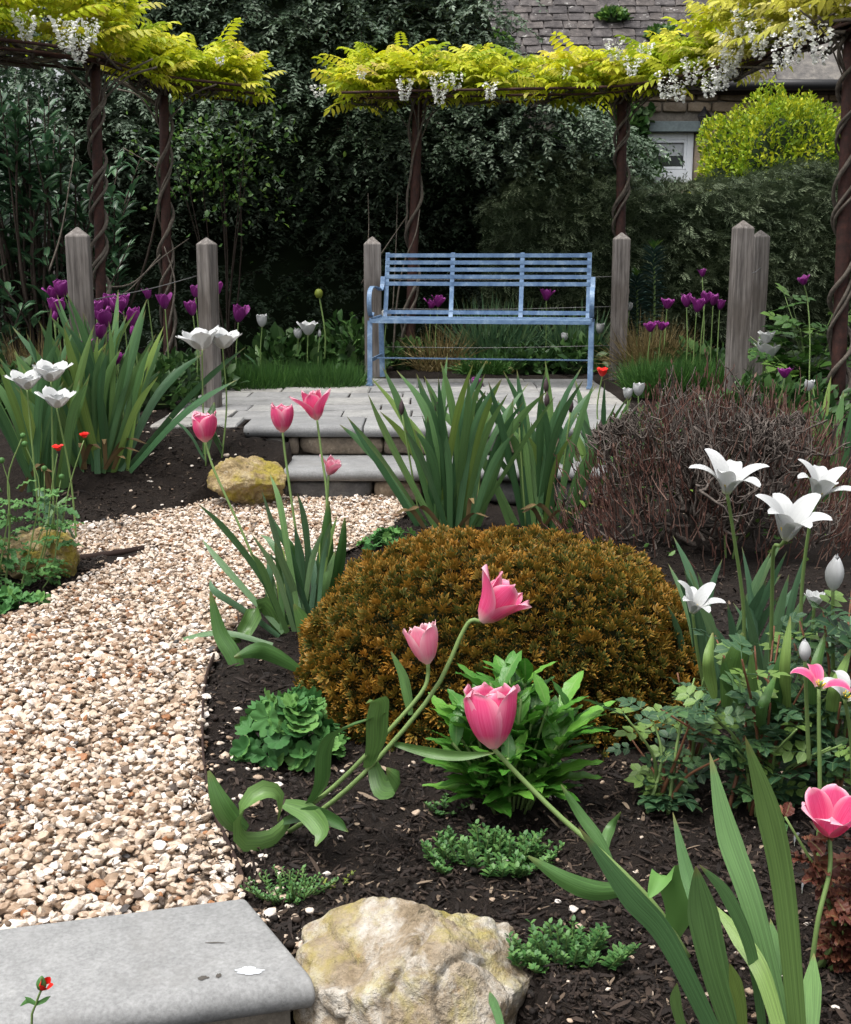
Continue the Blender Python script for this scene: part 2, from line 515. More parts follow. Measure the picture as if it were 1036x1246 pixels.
def m_bark(name, c1, c2, c3):
    m, n, l = new_mat(name)
    a = noise_tex(n, l, 1, 5, .7, mapped(n, l, (5, 60, 1)))
    b = noise_tex(n, l, 45, 4, .7, worldpos(n))
    md = n.new('ShaderNodeMath'); md.operation = 'MULTIPLY_ADD'; l.new(a.outputs[0], md.inputs[0]); md.inputs[1].default_value = .5
    h = n.new('ShaderNodeMath'); h.operation = 'MULTIPLY'; l.new(b.outputs[0], h.inputs[0]); h.inputs[1].default_value = .5; l.new(h.outputs[0], md.inputs[2])
    r = ramp(n, [(.3, c1), (.5, c2), (.72, c3)]); l.new(md.outputs[0], r.inputs[0])
    return finish(m, n, l, r.outputs[0], .85, .2, md.outputs[0], .5, .004)
def m_plain(name, c, rough=.6, spec=.4, metallic=0.0, var=.18):
    m, n, l = new_mat(name)
    a = noise_tex(n, l, 25, 4, .6, worldpos(n))
    r = ramp(n, [(.3, tuple(x * (1 - var) for x in c)), (.7, tuple(min(1, x * (1 + var)) for x in c))]); l.new(a.outputs[0], r.inputs[0])
    return finish(m, n, l, r.outputs[0], rough, spec, a.outputs[0], .1, .003, metallic=metallic)
def m_petal(name, deep, pale, edge, base, edge_from=.55, transl=.3, streak=.5, base_to=.25):
    """petal: colour runs from the base up, pale along the rim, fine streaks along the petal"""
    m, n, l = new_mat(name)
    tc = n.new('ShaderNodeTexCoord'); sx = n.new('ShaderNodeSeparateXYZ'); l.new(tc.outputs['UV'], sx.inputs[0])
    a = n.new('ShaderNodeMath'); a.operation = 'SUBTRACT'; l.new(sx.outputs['X'], a.inputs[0]); a.inputs[1].default_value = .5
    b = n.new('ShaderNodeMath'); b.operation = 'ABSOLUTE'; l.new(a.outputs[0], b.inputs[0])
    d = n.new('ShaderNodeMath'); d.operation = 'MULTIPLY'; l.new(b.outputs[0], d.inputs[0]); d.inputs[1].default_value = 2
    nz = noise_tex(n, l, 1, 3, .6, mapped(n, l, (34, 1.2, 1)))
    vn = ramp(n, [(.30, (.12, .12, .12)), (.70, (.88, .88, .88))]); l.new(nz.outputs[0], vn.inputs[0])
    c0 = mixc(n, l, vn.outputs[0], deep, pale)
    er = ramp(n, [(edge_from, (0, 0, 0)), (1, (1, 1, 1))]); l.new(d.outputs[0], er.inputs[0])
    vr = ramp(n, [(.5, (.35, .35, .35)), (1, (1, 1, 1))]); l.new(sx.outputs['Y'], vr.inputs[0])
    c1 = mixc(n, l, mixc(n, l, 1.0, er.outputs[0], vr.outputs[0], 'MULTIPLY'), c0, edge)
    tr = ramp(n, [(.86, (0, 0, 0)), (1, (.7, .7, .7))]); l.new(sx.outputs['Y'], tr.inputs[0])
    c1 = mixc(n, l, tr.outputs[0], c1, edge)
    br = ramp(n, [(0, (1, 1, 1)), (base_to, (0, 0, 0))]); l.new(sx.outputs['Y'], br.inputs[0])
    c2 = mixc(n, l, br.outputs[0], c1, base)
    return finish(m, n, l, c2, .45, .25, nz.outputs[0], .35, .003, transl)

M = {}
M['soil'], M['chip'], M['gravel'], M['gravel_bed'] = m_soil(), m_chip(), m_gravel(), m_gravel_bed()
M['slab'] = m_stone('grey coping stone', (.215, .217, .215), (.25, .252, .25), (.29, .292, .288), 16, .4, [((.19, .187, .18), 5, .56, .80), ((.33, .33, .325), 4, .60, .80), ((.10, .095, .085), 95, .70, .74)], .004)
M['paver'] = m_stone('buff grey paving', (.18, .18, .178), (.25, .25, .245), (.33, .328, .32), 6, .2, None, .006)
M['rubble'] = m_stone('brown rubble stone', (.09, .075, .060), (.20, .16, .12), (.33, .27, .20), 9, .6, [((.38, .32, .24), 16, .58, .72)], .012)
M['rubble_dark'] = m_stone('dark rubble stone', (.06, .06, .062), (.12, .115, .112), (.20, .19, .175), 9, .6, None, .012)
M['mortar'] = m_stone('pale mortar', (.16, .14, .115), (.25, .22, .18), (.34, .30, .25), 12, .4)
M['rock'] = m_stone('golden sandstone', (.16, .115, .065), (.31, .245, .165), (.43, .37, .29), 13, 1.0, [((.50, .47, .42), 10, .46, .62), ((.36, .305, .075), 7, .50, .70), ((.28, .16, .075), 14, .62, .72), ((.075, .06, .035), 30, .60, .70)], .02)
M['rock_far'] = m_stone('mossy golden stone', (.10, .072, .030), (.26, .195, .10), (.42, .35, .22), 12, 1.0, [((.27, .215, .035), 10, .46, .62), ((.05, .042, .025), 16, .58, .70), ((.46, .42, .34), 18, .62, .70)], .02)
M['shingle'] = m_stone('stone roof slate', (.035, .031, .032), (.085, .076, .075), (.16, .145, .14), 9, .9, [((.42, .41, .39), 6, .62, .68), ((.10, .105, .02), 5, .66, .76)], .03)
M['cottage_stone'] = m_stone('cotswold stone', (.20, .15, .10), (.31, .245, .175), (.42, .35, .27), 5, .5)
M['wood'], M['blue'], M['rust'] = m_wood(), m_paint_blue(), m_rust()
M['vine_bark'] = m_bark('vine bark', (.035, .027, .022), (.10, .085, .07), (.21, .185, .155))
M['bark'] = m_bark('dark branch bark', (.020, .014, .011), (.045, .034, .028), (.09, .07, .058))
M['wire'] = m_plain('galvanised wire', (.16, .16, .16), .45, .5, .6)
M['edging'] = m_plain('rusted edging strip', (.030, .016, .012), .7, .3)
M['black'] = m_plain('black iron', (.012, .012, .013), .5, .4)
M['white_paint'] = m_plain('white painted frame', (.78, .81, .84), .45, .4, var=.05)
M['lintel'] = m_plain('grey green timber', (.15, .185, .19), .7, .3)
M['glass_dark'] = m_plain('dark window glass', (.025, .03, .035), .06, .6)
M['blind'] = m_plain('pale roller blind', (.50, .52, .53), .7, .2)
M['red'] = m_plain('scarlet petal', (.62, .016, .010), .5, .3)
M['yellow'] = m_plain('yellow stamen', (.60, .42, .03), .6, .3)
M['dropping'] = m_plain('white bird dropping', (.52, .54, .56), .7, .2)
M['dirt_mark'] = m_plain('dark dirt mark', (.075, .068, .060), .85, .2)

M['pink'] = m_petal('pink tulip petal', (.66, .030, .15), (.80, .15, .32), (.86, .52, .60), (.82, .55, .52), .52)
M['pink_pale'] = m_petal('pale pink tulip petal', (.74, .16, .29), (.83, .33, .43), (.88, .66, .69), (.82, .58, .56), .4)
M['white'] = m_petal('white tulip petal', (.47, .48, .475), (.55, .56, .56), (.58, .59, .595), (.50, .54, .33), .6, .18, base_to=.12)
M['purple'] = m_petal('purple tulip petal', (.125, .008, .115), (.26, .030, .22), (.36, .08, .33), (.15, .04, .15), .6, .28)
M['stem'] = foliage('tulip stem', [(0, (.12, .20, .055)), (1, (.20, .29, .10))], .5, .3, .05)
M['tulip_leaf'] = foliage('tulip leaf', [(0, (.042, .110, .028)), (.5, (.075, .170, .045)), (1, (.13, .24, .065))], .38, .45, .22, streak=16, tip=(.16, .20, .06), tip_from=.88, scar=(.16, .20, .09))
M['iris'] = foliage('iris leaf', [(0, (.045, .118, .050)), (.45, (.085, .185, .070)), (.8, (.135, .25, .080)), (1, (.21, .31, .07))], .42, .4, .22, streak=15, tip=(.22, .20, .07), tip_from=.90, scar=(.30, .33, .20))
M['iris_blue'] = foliage('blue green leaf', [(0, (.045, .110, .058)), (.5, (.085, .175, .088)), (1, (.15, .25, .11))], .42, .4, .2, streak=15, tip=(.20, .20, .08), tip_from=.92)
M['dead_leaf'] = foliage('withered leaf', [(0, (.09, .06, .03)), (1, (.24, .17, .08))], .8, .2, .15, streak=9)
M['bud'] = foliage('iris bud', [(0, (.040, .025, .032)), (1, (.075, .05, .05))], .6, .3, .05)
M['wisteria'] = foliage('yellow green wisteria leaf', [(0, (.16, .24, .018)), (.25, (.42, .48, .018)), (.65, (.68, .66, .025)), (.9, (.76, .66, .10)), (1, (.62, .50, .20))], .5, .3, .45, 3.0, (.36, .48, .03), .6)
M['wisteria_pale'] = foliage('pale wisteria leaf', [(0, (.38, .40, .04)), (.5, (.62, .60, .10)), (1, (.72, .66, .26))], .5, .3, .40)
M['blossom'] = foliage('white blossom', [(0, (.66, .68, .60)), (.5, (.78, .79, .76)), (1, (.85, .85, .84))], .6, .25, .25)
M['hedge_grey'] = foliage('grey green small leaf', [(0, (.040, .074, .040)), (.4, (.10, .150, .098)), (.75, (.19, .245, .18)), (1, (.31, .37, .30))], .55, .35, .14, 1.2, (.045, .085, .036), .7)
M['hedge_core'] = foliage('shaded inner foliage', [(0, (.020, .034, .016)), (1, (.032, .048, .022))], .9, .1, 0)  # dark green: the shade inside the plant is put into the colour
M['yew'] = foliage('dark yew needle', [(0, (.032, .052, .028)), (.5, (.095, .132, .072)), (1, (.19, .235, .14))], .6, .3, .1, 2.0, (.065, .085, .038), .6)
M['laurel'] = foliage('glossy dark leaf', [(0, (.020, .060, .028)), (.5, (.040, .105, .050)), (1, (.085, .175, .085))], .35, .5, .18, vein=.4)
M['bright_shrub'] = foliage('fresh green shrub leaf', [(0, (.030, .085, .018)), (.6, (.07, .16, .03)), (1, (.17, .28, .05))], .45, .35, .25)
M['golden_shrub'] = foliage('golden green leaf', [(0, (.11, .20, .015)), (.5, (.36, .43, .020)), (1, (.62, .60, .03))], .5, .3, .35, 3.0, (.16, .30, .018), .65)
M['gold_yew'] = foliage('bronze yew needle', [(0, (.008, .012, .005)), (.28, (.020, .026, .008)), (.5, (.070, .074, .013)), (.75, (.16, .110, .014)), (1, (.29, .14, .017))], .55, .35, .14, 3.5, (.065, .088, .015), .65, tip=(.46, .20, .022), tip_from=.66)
M['gold_core'] = foliage('yew interior shade', [(0, (.012, .016, .006)), (1, (.020, .022, .008))], .9, .1, 0)  # shade between the tufts painted into the core's colour
M['twig'] = m_bark('bare twig bark', (.026, .021, .018), (.088, .072, .062), (.24, .21, .185))
M['twig_tip'] = foliage('reddish twig tip', [(0, (.055, .024, .018)), (.5, (.125, .056, .043)), (1, (.22, .14, .11))], .7, .25, .05)
M['mantle'] = foliage('soft lobed leaf', [(0, (.038, .125, .035)), (.5, (.070, .190, .052)), (1, (.14, .29, .07))], .6, .25, .22)
M['leafy'] = foliage('bright lance leaf', [(0, (.035, .13, .016)), (.5, (.065, .22, .025)), (1, (.14, .34, .045))], .38, .45, .28, vein=.5)
M['oregano'] = foliage('small herb leaf', [(0, (.035, .110, .028)), (.5, (.07, .18, .045)), (1, (.13, .26, .07))], .5, .35, .22)
M['rose'] = foliage('rose leaflet', [(0, (.022, .062, .028)), (.5, (.040, .098, .042)), (.85, (.070, .150, .048)), (1, (.14, .23, .05))], .42, .4, .18, vein=.4)
M['bronze'] = foliage('bronze leaf', [(0, (.055, .016, .012)), (.5, (.115, .036, .022)), (1, (.20, .075, .038))], .5, .35, .2, vein=.5)
M['red_stem'] = foliage('reddish stem', [(0, (.14, .05, .03)), (1, (.20, .10, .05))], .6, .3, 0)
M['grass'] = foliage('fine green grass', [(0, (.022, .075, .014)), (.5, (.045, .125, .022)), (1, (.085, .19, .035))], .55, .3, .2, 4, (.02, .06, .012), .5)
M['tan_grass'] = foliage('tan sedge', [(0, (.07, .055, .02)), (.5, (.16, .12, .045)), (1, (.28, .22, .10))], .6, .3, .2)
M['filler'] = foliage('border leaf', [(0, (.022, .060, .016)), (.5, (.045, .11, .026)), (1, (.10, .19, .05))], .45, .35, .2, 3, (.02, .05, .015), .6)
M['varieg'] = foliage('yellow green mound leaf', [(0, (.08, .12, .018)), (.6, (.19, .23, .035)), (1, (.32, .34, .09))], .5, .3, .22)
M['euphorbia'] = foliage('blue grey spurge leaf', [(0, (.020, .05, .042)), (1, (.05, .10, .08))], .5, .3, .1)

# ------------------------------------------------------------------ the lie of the land
PATH_PX = [(-330, 1200), (0, 1152), (297, 1106), (299, 1090), (288, 1060), (262, 1000), (249, 940), (247, 880), (252, 830), (272, 780), (315, 735), (360, 700), (425, 668), (470, 645), (498, 622), (500, 604), (345, 606), (262, 610), (215, 622), (150, 634), (66, 645), (40, 660), (105, 678), (192, 668), (110, 702), (45, 738), (0, 757), (-330, 850)]
PATH = np.array([G(x, y)[:2] for x, y in PATH_PX])
def inside(poly, x, y):
    x, y = np.asarray(x), np.asarray(y); r = np.zeros(x.shape, bool); j = len(poly) - 1
    for i in range(len(poly)):
        xi, yi = poly[i]; xj, yj = poly[j]
        c = ((yi > y) != (yj > y)) & (x < (xj - xi) * (y - yi) / (yj - yi + 1e-12) + xi)
        r ^= c; j = i
    return r
PAT_X0, PAT_X1, PAT_Y0, PAT_Y1, PAT_Z = -1.32, 1.10, 5.80, 8.15, .28
SLAB_B, SLAB_A = G(386, 1194, .03), G(-420, 1311, .03)
SLAB_S = (SLAB_A[1] - SLAB_B[1]) / (SLAB_B[0] - SLAB_A[0])
def hgt(x, y, detail=True):
    x, y = np.asarray(x, float), np.asarray(y, float)
    z = np.where(x < -.62, .265 * smooth(5.05, 5.85, y), .27 * smooth(5.15, 6.2, y))
    z = np.where((x > -.62) & (x < .85) & (y > 5.0) & (y < 5.75), -.03, z)
    z = np.where((x > -.84) & (x < .92) & (y > 5.70) & (y < 5.95), .05, z)
    z = np.where((x > PAT_X0 + .02) & (x < PAT_X1 - .02) & (y > 5.92) & (y < PAT_Y1 - .02), .20, z)
    z = z - .20 * smooth(1.62, 1.30, y)
    z = z - .20 * smooth(1.80, 1.62, y) * smooth(.20, .08, x)
    z = np.where((x < SLAB_B[0] + .02) & (y < SLAB_B[1] + .03 + (SLAB_B[0] - x) * SLAB_S), -.21, z)
    if detail:
        d = .016 * np.sin(x * 5.1 + 1.3 * np.sin(y * 3.7)) * np.cos(y * 4.3 + x) + .010 * np.sin(x * 17 + y * 5) * np.sin(y * 14.3 - 3 * x)
        z = z + np.where(inside(PATH, x, y), 0, d)
    z = np.where(inside(PATH, x, y), -.022, z)
    return z
def gz(x, y): return float(hgt(np.array([x]), np.array([y]))[0])
def on_ground(px, py, z0=0.0):
    p = G(px, py, z0)
    for _ in range(4): p = G(px, py, gz(p[0], p[1]))
    return p

def build_ground():
    far = np.array([14, 20, 32, 60, 120, 300, 900])
    xs = np.concatenate([-far[::-1], np.arange(-9, -2.2, .25), np.arange(-2.2, 2.2, .028), np.arange(2.2, 9.1, .25), far])
    ys = np.concatenate([np.array([-900, -200, -40, -10, -3, -.5, .3, .8]), np.arange(1.1, 6.6, .028), np.arange(6.6, 12, .2), np.array([13, 15, 18, 24, 40, 90, 250, 900])])
    X, Y = np.meshgrid(xs, ys)
    Z = hgt(X, Y) + np.where((np.abs(X) < 2.3) & (Y < 6.6) & (Y > 1) & ~inside(PATH, X, Y), rng.normal(0, .0045, X.shape), 0)
    ny, nx = X.shape
    i, j = np.meshgrid(np.arange(ny - 1), np.arange(nx - 1), indexing='ij')
    F = np.stack([i * nx + j, i * nx + j + 1, (i + 1) * nx + j + 1, (i + 1) * nx + j], -1).reshape(-1, 4)
    structure('ground', MB().add(np.stack([X, Y, Z], -1).reshape(-1, 3), F), M['soil'])
build_ground()

def build_path():
    mb = MB()
    mb.add(np.c_[PATH, np.full(len(PATH), -.004)], np.array([list(range(len(PATH)))]))
    structure('gravel_path', mb, M['gravel_bed'])
    # pebbles: flattened, faceted stones in two layers
    tm = []
    for sub in (1, 0):
        row = []
        for k in range(7):
            V, F = icosphere(sub)
            s = np.array([1, U(.6, .95), U(.36, .6)])
            for _ in range(11):
                d = nrm(rng.normal(size=3)); c = U(.48, .85)
                e = np.maximum(0, V @ d - c); V = V - e[:, None] * d
            V = V * s * (1.06 + .12 * vnoise(V, 1.6, k * 3.1))[:, None]
            row.append((V, [F], np.zeros((len(V), 2))))
        tm.append(row)
    lo, hi = PATH.min(0), PATH.max(0)
    lo[0] = max(lo[0], -1.75)
    mb = MB(); sp = .0188
    for layer in range(3):
        gx, gy = np.meshgrid(np.arange(lo[0], hi[0], sp), np.arange(lo[1], hi[1], sp))
        x = gx.ravel() + U(-.5, .5, gx.size) * sp * 1.1; y = gy.ravel() + U(-.5, .5, gx.size) * sp * 1.1
        spill = rng.normal(0, .006, (2, x.size))
        k = inside(PATH, x + spill[0], y + spill[1])
        k &= (np.abs(x / y) < .40)                                        # what the frame, with a step to the side, can see
        k &= rng.random(x.size) < (.95, .80, .38)[layer]
        x, y = x[k], y[k]; n = len(x)
        s = np.clip(rng.lognormal(math.log(.0110), .32, n), .005, .025) * (1, 1, .72)[layer]
        z = .002 + layer * .0085 + U(0, .006, n)
        d = nrm(np.c_[rng.normal(size=n), rng.normal(size=n), rng.normal(0, .28, n)])
        up = nrm(np.c_[rng.normal(0, .33, n), rng.normal(0, .33, n), np.ones(n)])
        Rm = look(d, up); rnd = rng.random(n); ti = rng.integers(0, 7, n)
        near = (y < 3.4) & ((layer >= 1) | (y < 2.4))
        for q in range(7):
            for lev, mk in ((0, near), (1, ~near)):
                a = mk & (ti == q)
                scatter(mb, tm[lev][q], np.c_[x, y, z][a], Rm[a], s[a], rnd[a])
    mb.build('gravel', M['gravel'], None, smooth_shade=False, kind='stuff')
    # stray pebbles lying on the soil
    mb = MB()
    pts = []
    while len(pts) < 420:
        t = rng.random()
        if t < .30: p = G(U(255, 345), U(860, 1150))
        elif t < .5: p = G(U(150, 300), U(555, 625))
        elif t < .62: p = G(U(315, 385), U(1085, 1180))
        else: p = G(U(280, 1036), U(880, 1246))
        if not inside(PATH, p[0], p[1]): pts.append([p[0], p[1], gz(p[0], p[1]) + .004])
    pts = np.array(pts); n = len(pts)
    s = np.clip(rng.lognormal(math.log(.0058), .45, n), .003, .017)
    near_edge = pts[:, 0] < -.28
    s[near_edge] *= 1.35
    for q in range(7):
        a = np.arange(n) % 7 == q
        scatter(mb, tm[0][q], pts[a], look(nrm(np.c_[rng.normal(size=(a.sum(), 2)), np.zeros(a.sum())]), nrm(np.c_[rng.normal(0, .3, (a.sum(), 2)), np.ones(a.sum())])), s[a], U(.2, 1, a.sum()))
    mb.build('stray_pebbles', M['gravel'], None, kind='stuff')
build_path()

def build_mulch():
    mb = MB()
    V = np.array([[-.15, .04, 0], [.3, 0, 0], [-.55, .35, .10], [.40, .30, .14], [-.38, .72, .08], [.5, .66, .12], [-.05, 1, 0], [.22, .95, .02]], float)
    V[:, 1] -= .5
    F = np.array([[0, 1, 3, 2], [2, 3, 5, 4], [4, 5, 7, 6]])
    tm = (V, [F], np.zeros((8, 2)))
    def region(n, f):
        out = []
        while len(out) < n:
            p = f()
            if not inside(PATH, p[0], p[1]): out.append(p[:2])
        return np.array(out)
    A = region(21000, lambda: G(U(235, 1100), 1270 - 420 * rng.random() ** 1.0)); A = np.vstack([A, region(7000, lambda: G(U(240, 1080), U(690, 860)))])
    B = region(5000, lambda: G(U(30, 330), U(552, 640)))
    C = region(2500, lambda: G(U(-20, 130), U(670, 760)))
    D = region(4000, lambda: G(U(500, 900), U(620, 760)))
    E = region(1500, lambda: G(U(400, 540), U(625, 700)))
    xy = np.vstack([A, B, C, D, E]); n = len(xy)
    z = hgt(xy[:, 0], xy[:, 1]) + U(0, .008, n)
    L = np.clip(rng.lognormal(math.log(.0125), .55, n), .004, .055); W = np.clip(L * U(.08, .38, n), .0014, .0075)
    d = nrm(np.c_[rng.normal(size=(n, 2)), rng.normal(0, .35, n)]); up = nrm(np.c_[rng.normal(0, .5, (n, 2)), np.ones(n)])
    scatter(mb, tm, np.c_[xy, z], look(d, up), np.c_[W, L, W * 2.0])
    V, F = icosphere(0); V = V * np.array([1, .8, .6]) + rng.normal(0, .16, V.shape)
    m = 8500; k = rng.integers(0, n, m); q = np.c_[xy, z][k] + np.c_[rng.normal(0, .012, (m, 2)), U(-.002, .004, m)]
    q = q[~inside(PATH, q[:, 0], q[:, 1])]; m = len(q)
    scatter(mb, (V, [F], np.zeros((len(V), 2))), q, look(nrm(rng.normal(size=(m, 3))), nrm(rng.normal(size=(m, 3)))), np.clip(rng.lognormal(math.log(.0034), .5, m), .0015, .010), U(0, .9, m))
    e = np.array([G(x, y) for x, y in zip(U(225, 300, 500), U(780, 1090, 500))] + [G(x, y) for x, y in zip(U(0, 300, 250), U(620, 1090, 250))]); m = len(e)
    e = e[inside(PATH, e[:, 0], e[:, 1])]; m = len(e); e[:, 2] = U(.018, .026, m); Lc = U(.006, .018, m)
    scatter(mb, tm, e, look(nrm(np.c_[rng.normal(size=(m, 2)), rng.normal(0, .3, m)]), nrm(np.c_[rng.normal(0, .4, (m, 2)), np.ones(m)])), np.c_[Lc * .25, Lc, Lc * .4], U(.2, .97, m))
    mb.build('mulch', M['chip'], None, kind='stuff')
build_mulch()

# ------------------------------------------------------------------ stones, steps, patio
def rock_mesh(seed, size, facets=16, sub=5):
    r = np.random.default_rng(seed)
    V, F = icosphere(sub)
    for _ in range(facets):
        d = nrm(r.normal(size=3)); c = r.uniform(.60, .92)
        e = np.maximum(0, V @ d - c); V = V - (e * .94)[:, None] * d
    V = V * np.asarray(size)
    k = max(size)
    nv = nrm(V)
    V = V + nv * (k * .10 * vnoise(V, 2.6 / k, seed * 1.7) + k * .045 * vnoise(V, 7 / k, seed) - k * .06 * np.maximum(0, vnoise(V, 4.5 / k, seed + 9)) + k * .022 * vnoise(V, 20 / k, seed + 3) + k * .012 * vnoise(V, 45 / k, seed + 5))[:, None]
    return V, F
def rock(c, size, seed, rotz, label, mat):
    V, F = rock_mesh(seed, size)
    cz, sz = math.cos(rotz), math.sin(rotz)
    V = V @ np.array([[cz, sz, 0], [-sz, cz, 0], [0, 0, 1]])
    o = MB().add(V, F).build('rock', mat)
    o.location = c
    tag(o, label, 'rock')
    return o
def boulder():
    """a blocky boulder: a rounded block cut by a few broad planes"""
    V, F = icosphere(5)
    q = V / np.max(np.abs(V), 1, keepdims=True) * .62 + V * .46
    for d, cc in (((-.55, -.1, .80), .74), ((.70, -.15, .62), .82), ((.1, -.75, .55), .90), ((-.85, -.5, .1), .92), ((.9, -.4, -.1), .95), ((.35, .5, .8), .95), ((-.2, -.3, 1), .86)):
        d = nrm(np.array(d)); e = np.maximum(0, q @ d - cc); q = q - (e * .97)[:, None] * d
    q = q * np.array([.172, .120, .124])
    nv = nrm(V)
    ridge = np.abs(vnoise(q, 11, 4.2))
    q = q + nv * (.018 * vnoise(q, 7, 3.3) - .014 * np.maximum(0, .12 - ridge) / .12 + .0065 * vnoise(q, 30, 8) + .003 * vnoise(q, 75, 2))[:, None]
    o = MB().add(q, F).build('rock', M['rock'])
    c = P(503, 1203, 1.70); o.location = (c[0], c[1], c[2]); o.rotation_euler = (0, 0, .12)
    tag(o, 'large golden grey sandstone boulder with yellow lichen beside the grey coping slab', 'rock')
boulder()
c = P(305, 585, 5.30)
rock((c[0], c[1], c[2] - .01), (.185, .15, .125), 14, .2, 'flat topped mossy yellow stone beside the lower garden step', M['rock_far'])
c = P(50, 682, 4.15)
rock((c[0], c[1], c[2]), (.185, .16, .115), 23, -.3, 'rounded golden stone at the gravel edge under the red flowered plant', M['rock_far'])

def extrude_profile(mb, prof, a, b, outdir, n=2):
    """profile points (outward, up) swept from a to b; outdir is the horizontal outward direction"""
    prof = np.asarray(prof, float); k = len(prof); o = np.asarray(outdir, float)
    rows = []
    for t in np.linspace(0, 1, n):
        c = np.asarray(a) * (1 - t) + np.asarray(b) * t
        rows.append(c[None] + prof[:, :1] * o[None] + prof[:, 1:] * np.array([[0, 0, 1.0]]))
    V = np.concatenate(rows)
    i, j = np.meshgrid(np.arange(n - 1), np.arange(k), indexing='ij')
    F = np.stack([i * k + j, i * k + (j + 1) % k, (i + 1) * k + (j + 1) % k, (i + 1) * k + j], -1).reshape(-1, 4)
    mb.add(V, [F, np.array([list(range(k))[::-1]]), np.array([list(range((n - 1) * k, n * k))])], V[:, :2].copy())
def nosing(depth, th, r=None):
    r = r or th * .5
    p = [(-depth, 0), (-depth, -th)]
    for a in np.linspace(-90, 90, 9): p.append((-r + r * math.cos(R(a)), -th / 2 + th / 2 * math.sin(R(a))))
    return p

def build_slab():
    zt = .030
    a, b = G(-420, 1311, zt), G(386, 1194, zt)          # front edge of the coping
    a2, b2 = G(0, 1131, zt), G(299, 1091, zt)            # back edge
    d = nrm((b - a)[:2]); out = np.array([d[1], -d[0], 0.0])
    depth = abs(np.dot((b2 - b), out))
    t = Thing('coping_step', 'wide pale grey coping step with rounded front edge beside the gravel', 'step', (b[0], b[1], -.15))
    mb = MB()
    prof = np.array(nosing(depth, .055))
    k = len(prof); rows = []
    # right end follows the skew of the real edge
    for s in np.linspace(0, 1, 3):
        front = a * (1 - s) + b * s; back = (a + (b2 - b)) * (1 - s) + b2 * s
        dirv = (front - back) / depth
        rows.append(front[None] + prof[:, :1] * dirv[None] + prof[:, 1:] * np.array([[0, 0, 1.0]]))
    V = np.concatenate(rows)
    i, j = np.meshgrid(np.arange(2), np.arange(k), indexing='ij')
    F = np.stack([i * k + j, i * k + (j + 1) % k, (i + 1) * k + (j + 1) % k, (i + 1) * k + j], -1).reshape(-1, 4)
    mb.add(V, [F, np.array([list(range(k))[::-1]]), np.array([list(range(2 * k, 3 * k))])], V[:, :2].copy())
    o = t.part('tread_slab', mb, M['slab'])
    bv = o.modifiers.new('bevel', 'BEVEL'); bv.width = .009; bv.segments = 3; bv.limit_method = 'ANGLE'; bv.angle_limit = R(50)
    mb = MB()
    q = np.array([a - out * .045, b - out * .045 - np.append(d, 0) * .035, b2 - np.append(d, 0) * .035 + out * .03, a + (b2 - b) + out * .03])
    V = np.vstack([np.c_[q[:, :2], np.full(4, zt - .056)], np.c_[q[:, :2], np.full(4, -.24)]])
    mb.add(V, np.array([[0, 1, 2, 3], [4, 7, 6, 5], [0, 4, 5, 1], [1, 5, 6, 2], [2, 6, 7, 3], [3, 7, 4, 0]]))
    t.part('riser', mb, M['mortar'], smooth_shade=False)
    # marks lying on the slab
    def splat(px, py, rx, ry, seed, mat, label, name, cat):
        c = G(px, py, zt); n = 44; V = [[c[0], c[1], zt + .0022]]
        for i in range(n):
            an = 2 * math.pi * i / n
            rr = max(.25, 1 + .5 * mnoise.noise(Vector((math.cos(an) * 1.6 + seed, math.sin(an) * 1.6, seed))) + .3 * mnoise.noise(Vector((math.cos(an) * 6 + seed, math.sin(an) * 6, seed))))
            V.append([c[0] + rx * rr * math.cos(an), c[1] + ry * rr * math.sin(an), zt + .0012])
        F = np.array([[0, 1 + i, 1 + (i + 1) % n] for i in range(n)])
        tag(MB().add(np.array(V), F).build(name, mat), label, cat)
    splat(303, 1182, .022, .010, 2.2, M['dropping'], 'white splash of bird dropping on the grey coping step', 'bird_dropping', 'dropping')
    splat(247, 1191, .008, .005, 5.2, M['dirt_mark'], 'larger dark dirt mark on the grey coping step', 'dirt_mark', 'dirt')
    splat(266, 1188, .004, .006, 8.1, M['dirt_mark'], 'small dark dirt mark next to the white splash on coping', 'dirt_mark', 'dirt')
    splat(262, 1148, .014, .0012, 9.7, M['dirt_mark'], 'thin dark scratch on the grey coping step', 'dirt_mark', 'dirt')
build_slab()

def edging(name, px, label, h=.035):
    pts = np.array([G(x, y) for x, y in px]); pts = crom(pts, 50); pts[:, 2] = .002
    mb = MB(); flat_bar(mb, pts + np.array([0, 0, h / 2 - .012]), h, .005, (0, 0, 1))
    return tag(mb.build(name, M['edging']), label, 'edging')
edging('edging_strip', [(300, 1094), (288, 1060), (262, 1000), (249, 940), (247, 880), (252, 830), (272, 780)], 'thin rusted metal edging strip between gravel and dark planting bed')
edging('edging_strip', [(0, 757), (45, 738), (110, 702), (192, 668)], 'rusted metal edging strip at the gravel in front of golden stone', .026)
edging('edging_strip', [(95, 682), (140, 676), (192, 667)], 'short rusted metal edging strip running behind golden stone', .03)
def stone_block(mb, c, s, seed, jit=.10):
    """a rough squared stone"""
    V, F = icosphere(3)
    m = np.max(np.abs(V), 1, keepdims=True); q = V / m
    q = q * .80 + V * .20 * 1.25
    q = np.clip(q, -1.03, 1.03) * np.asarray(s) / 2
    k = min(s)
    q = q + nrm(V) * (k * jit * vnoise(q, 1.1 / k, seed))[:, None]
    mb.add(q + np.asarray(c), F)
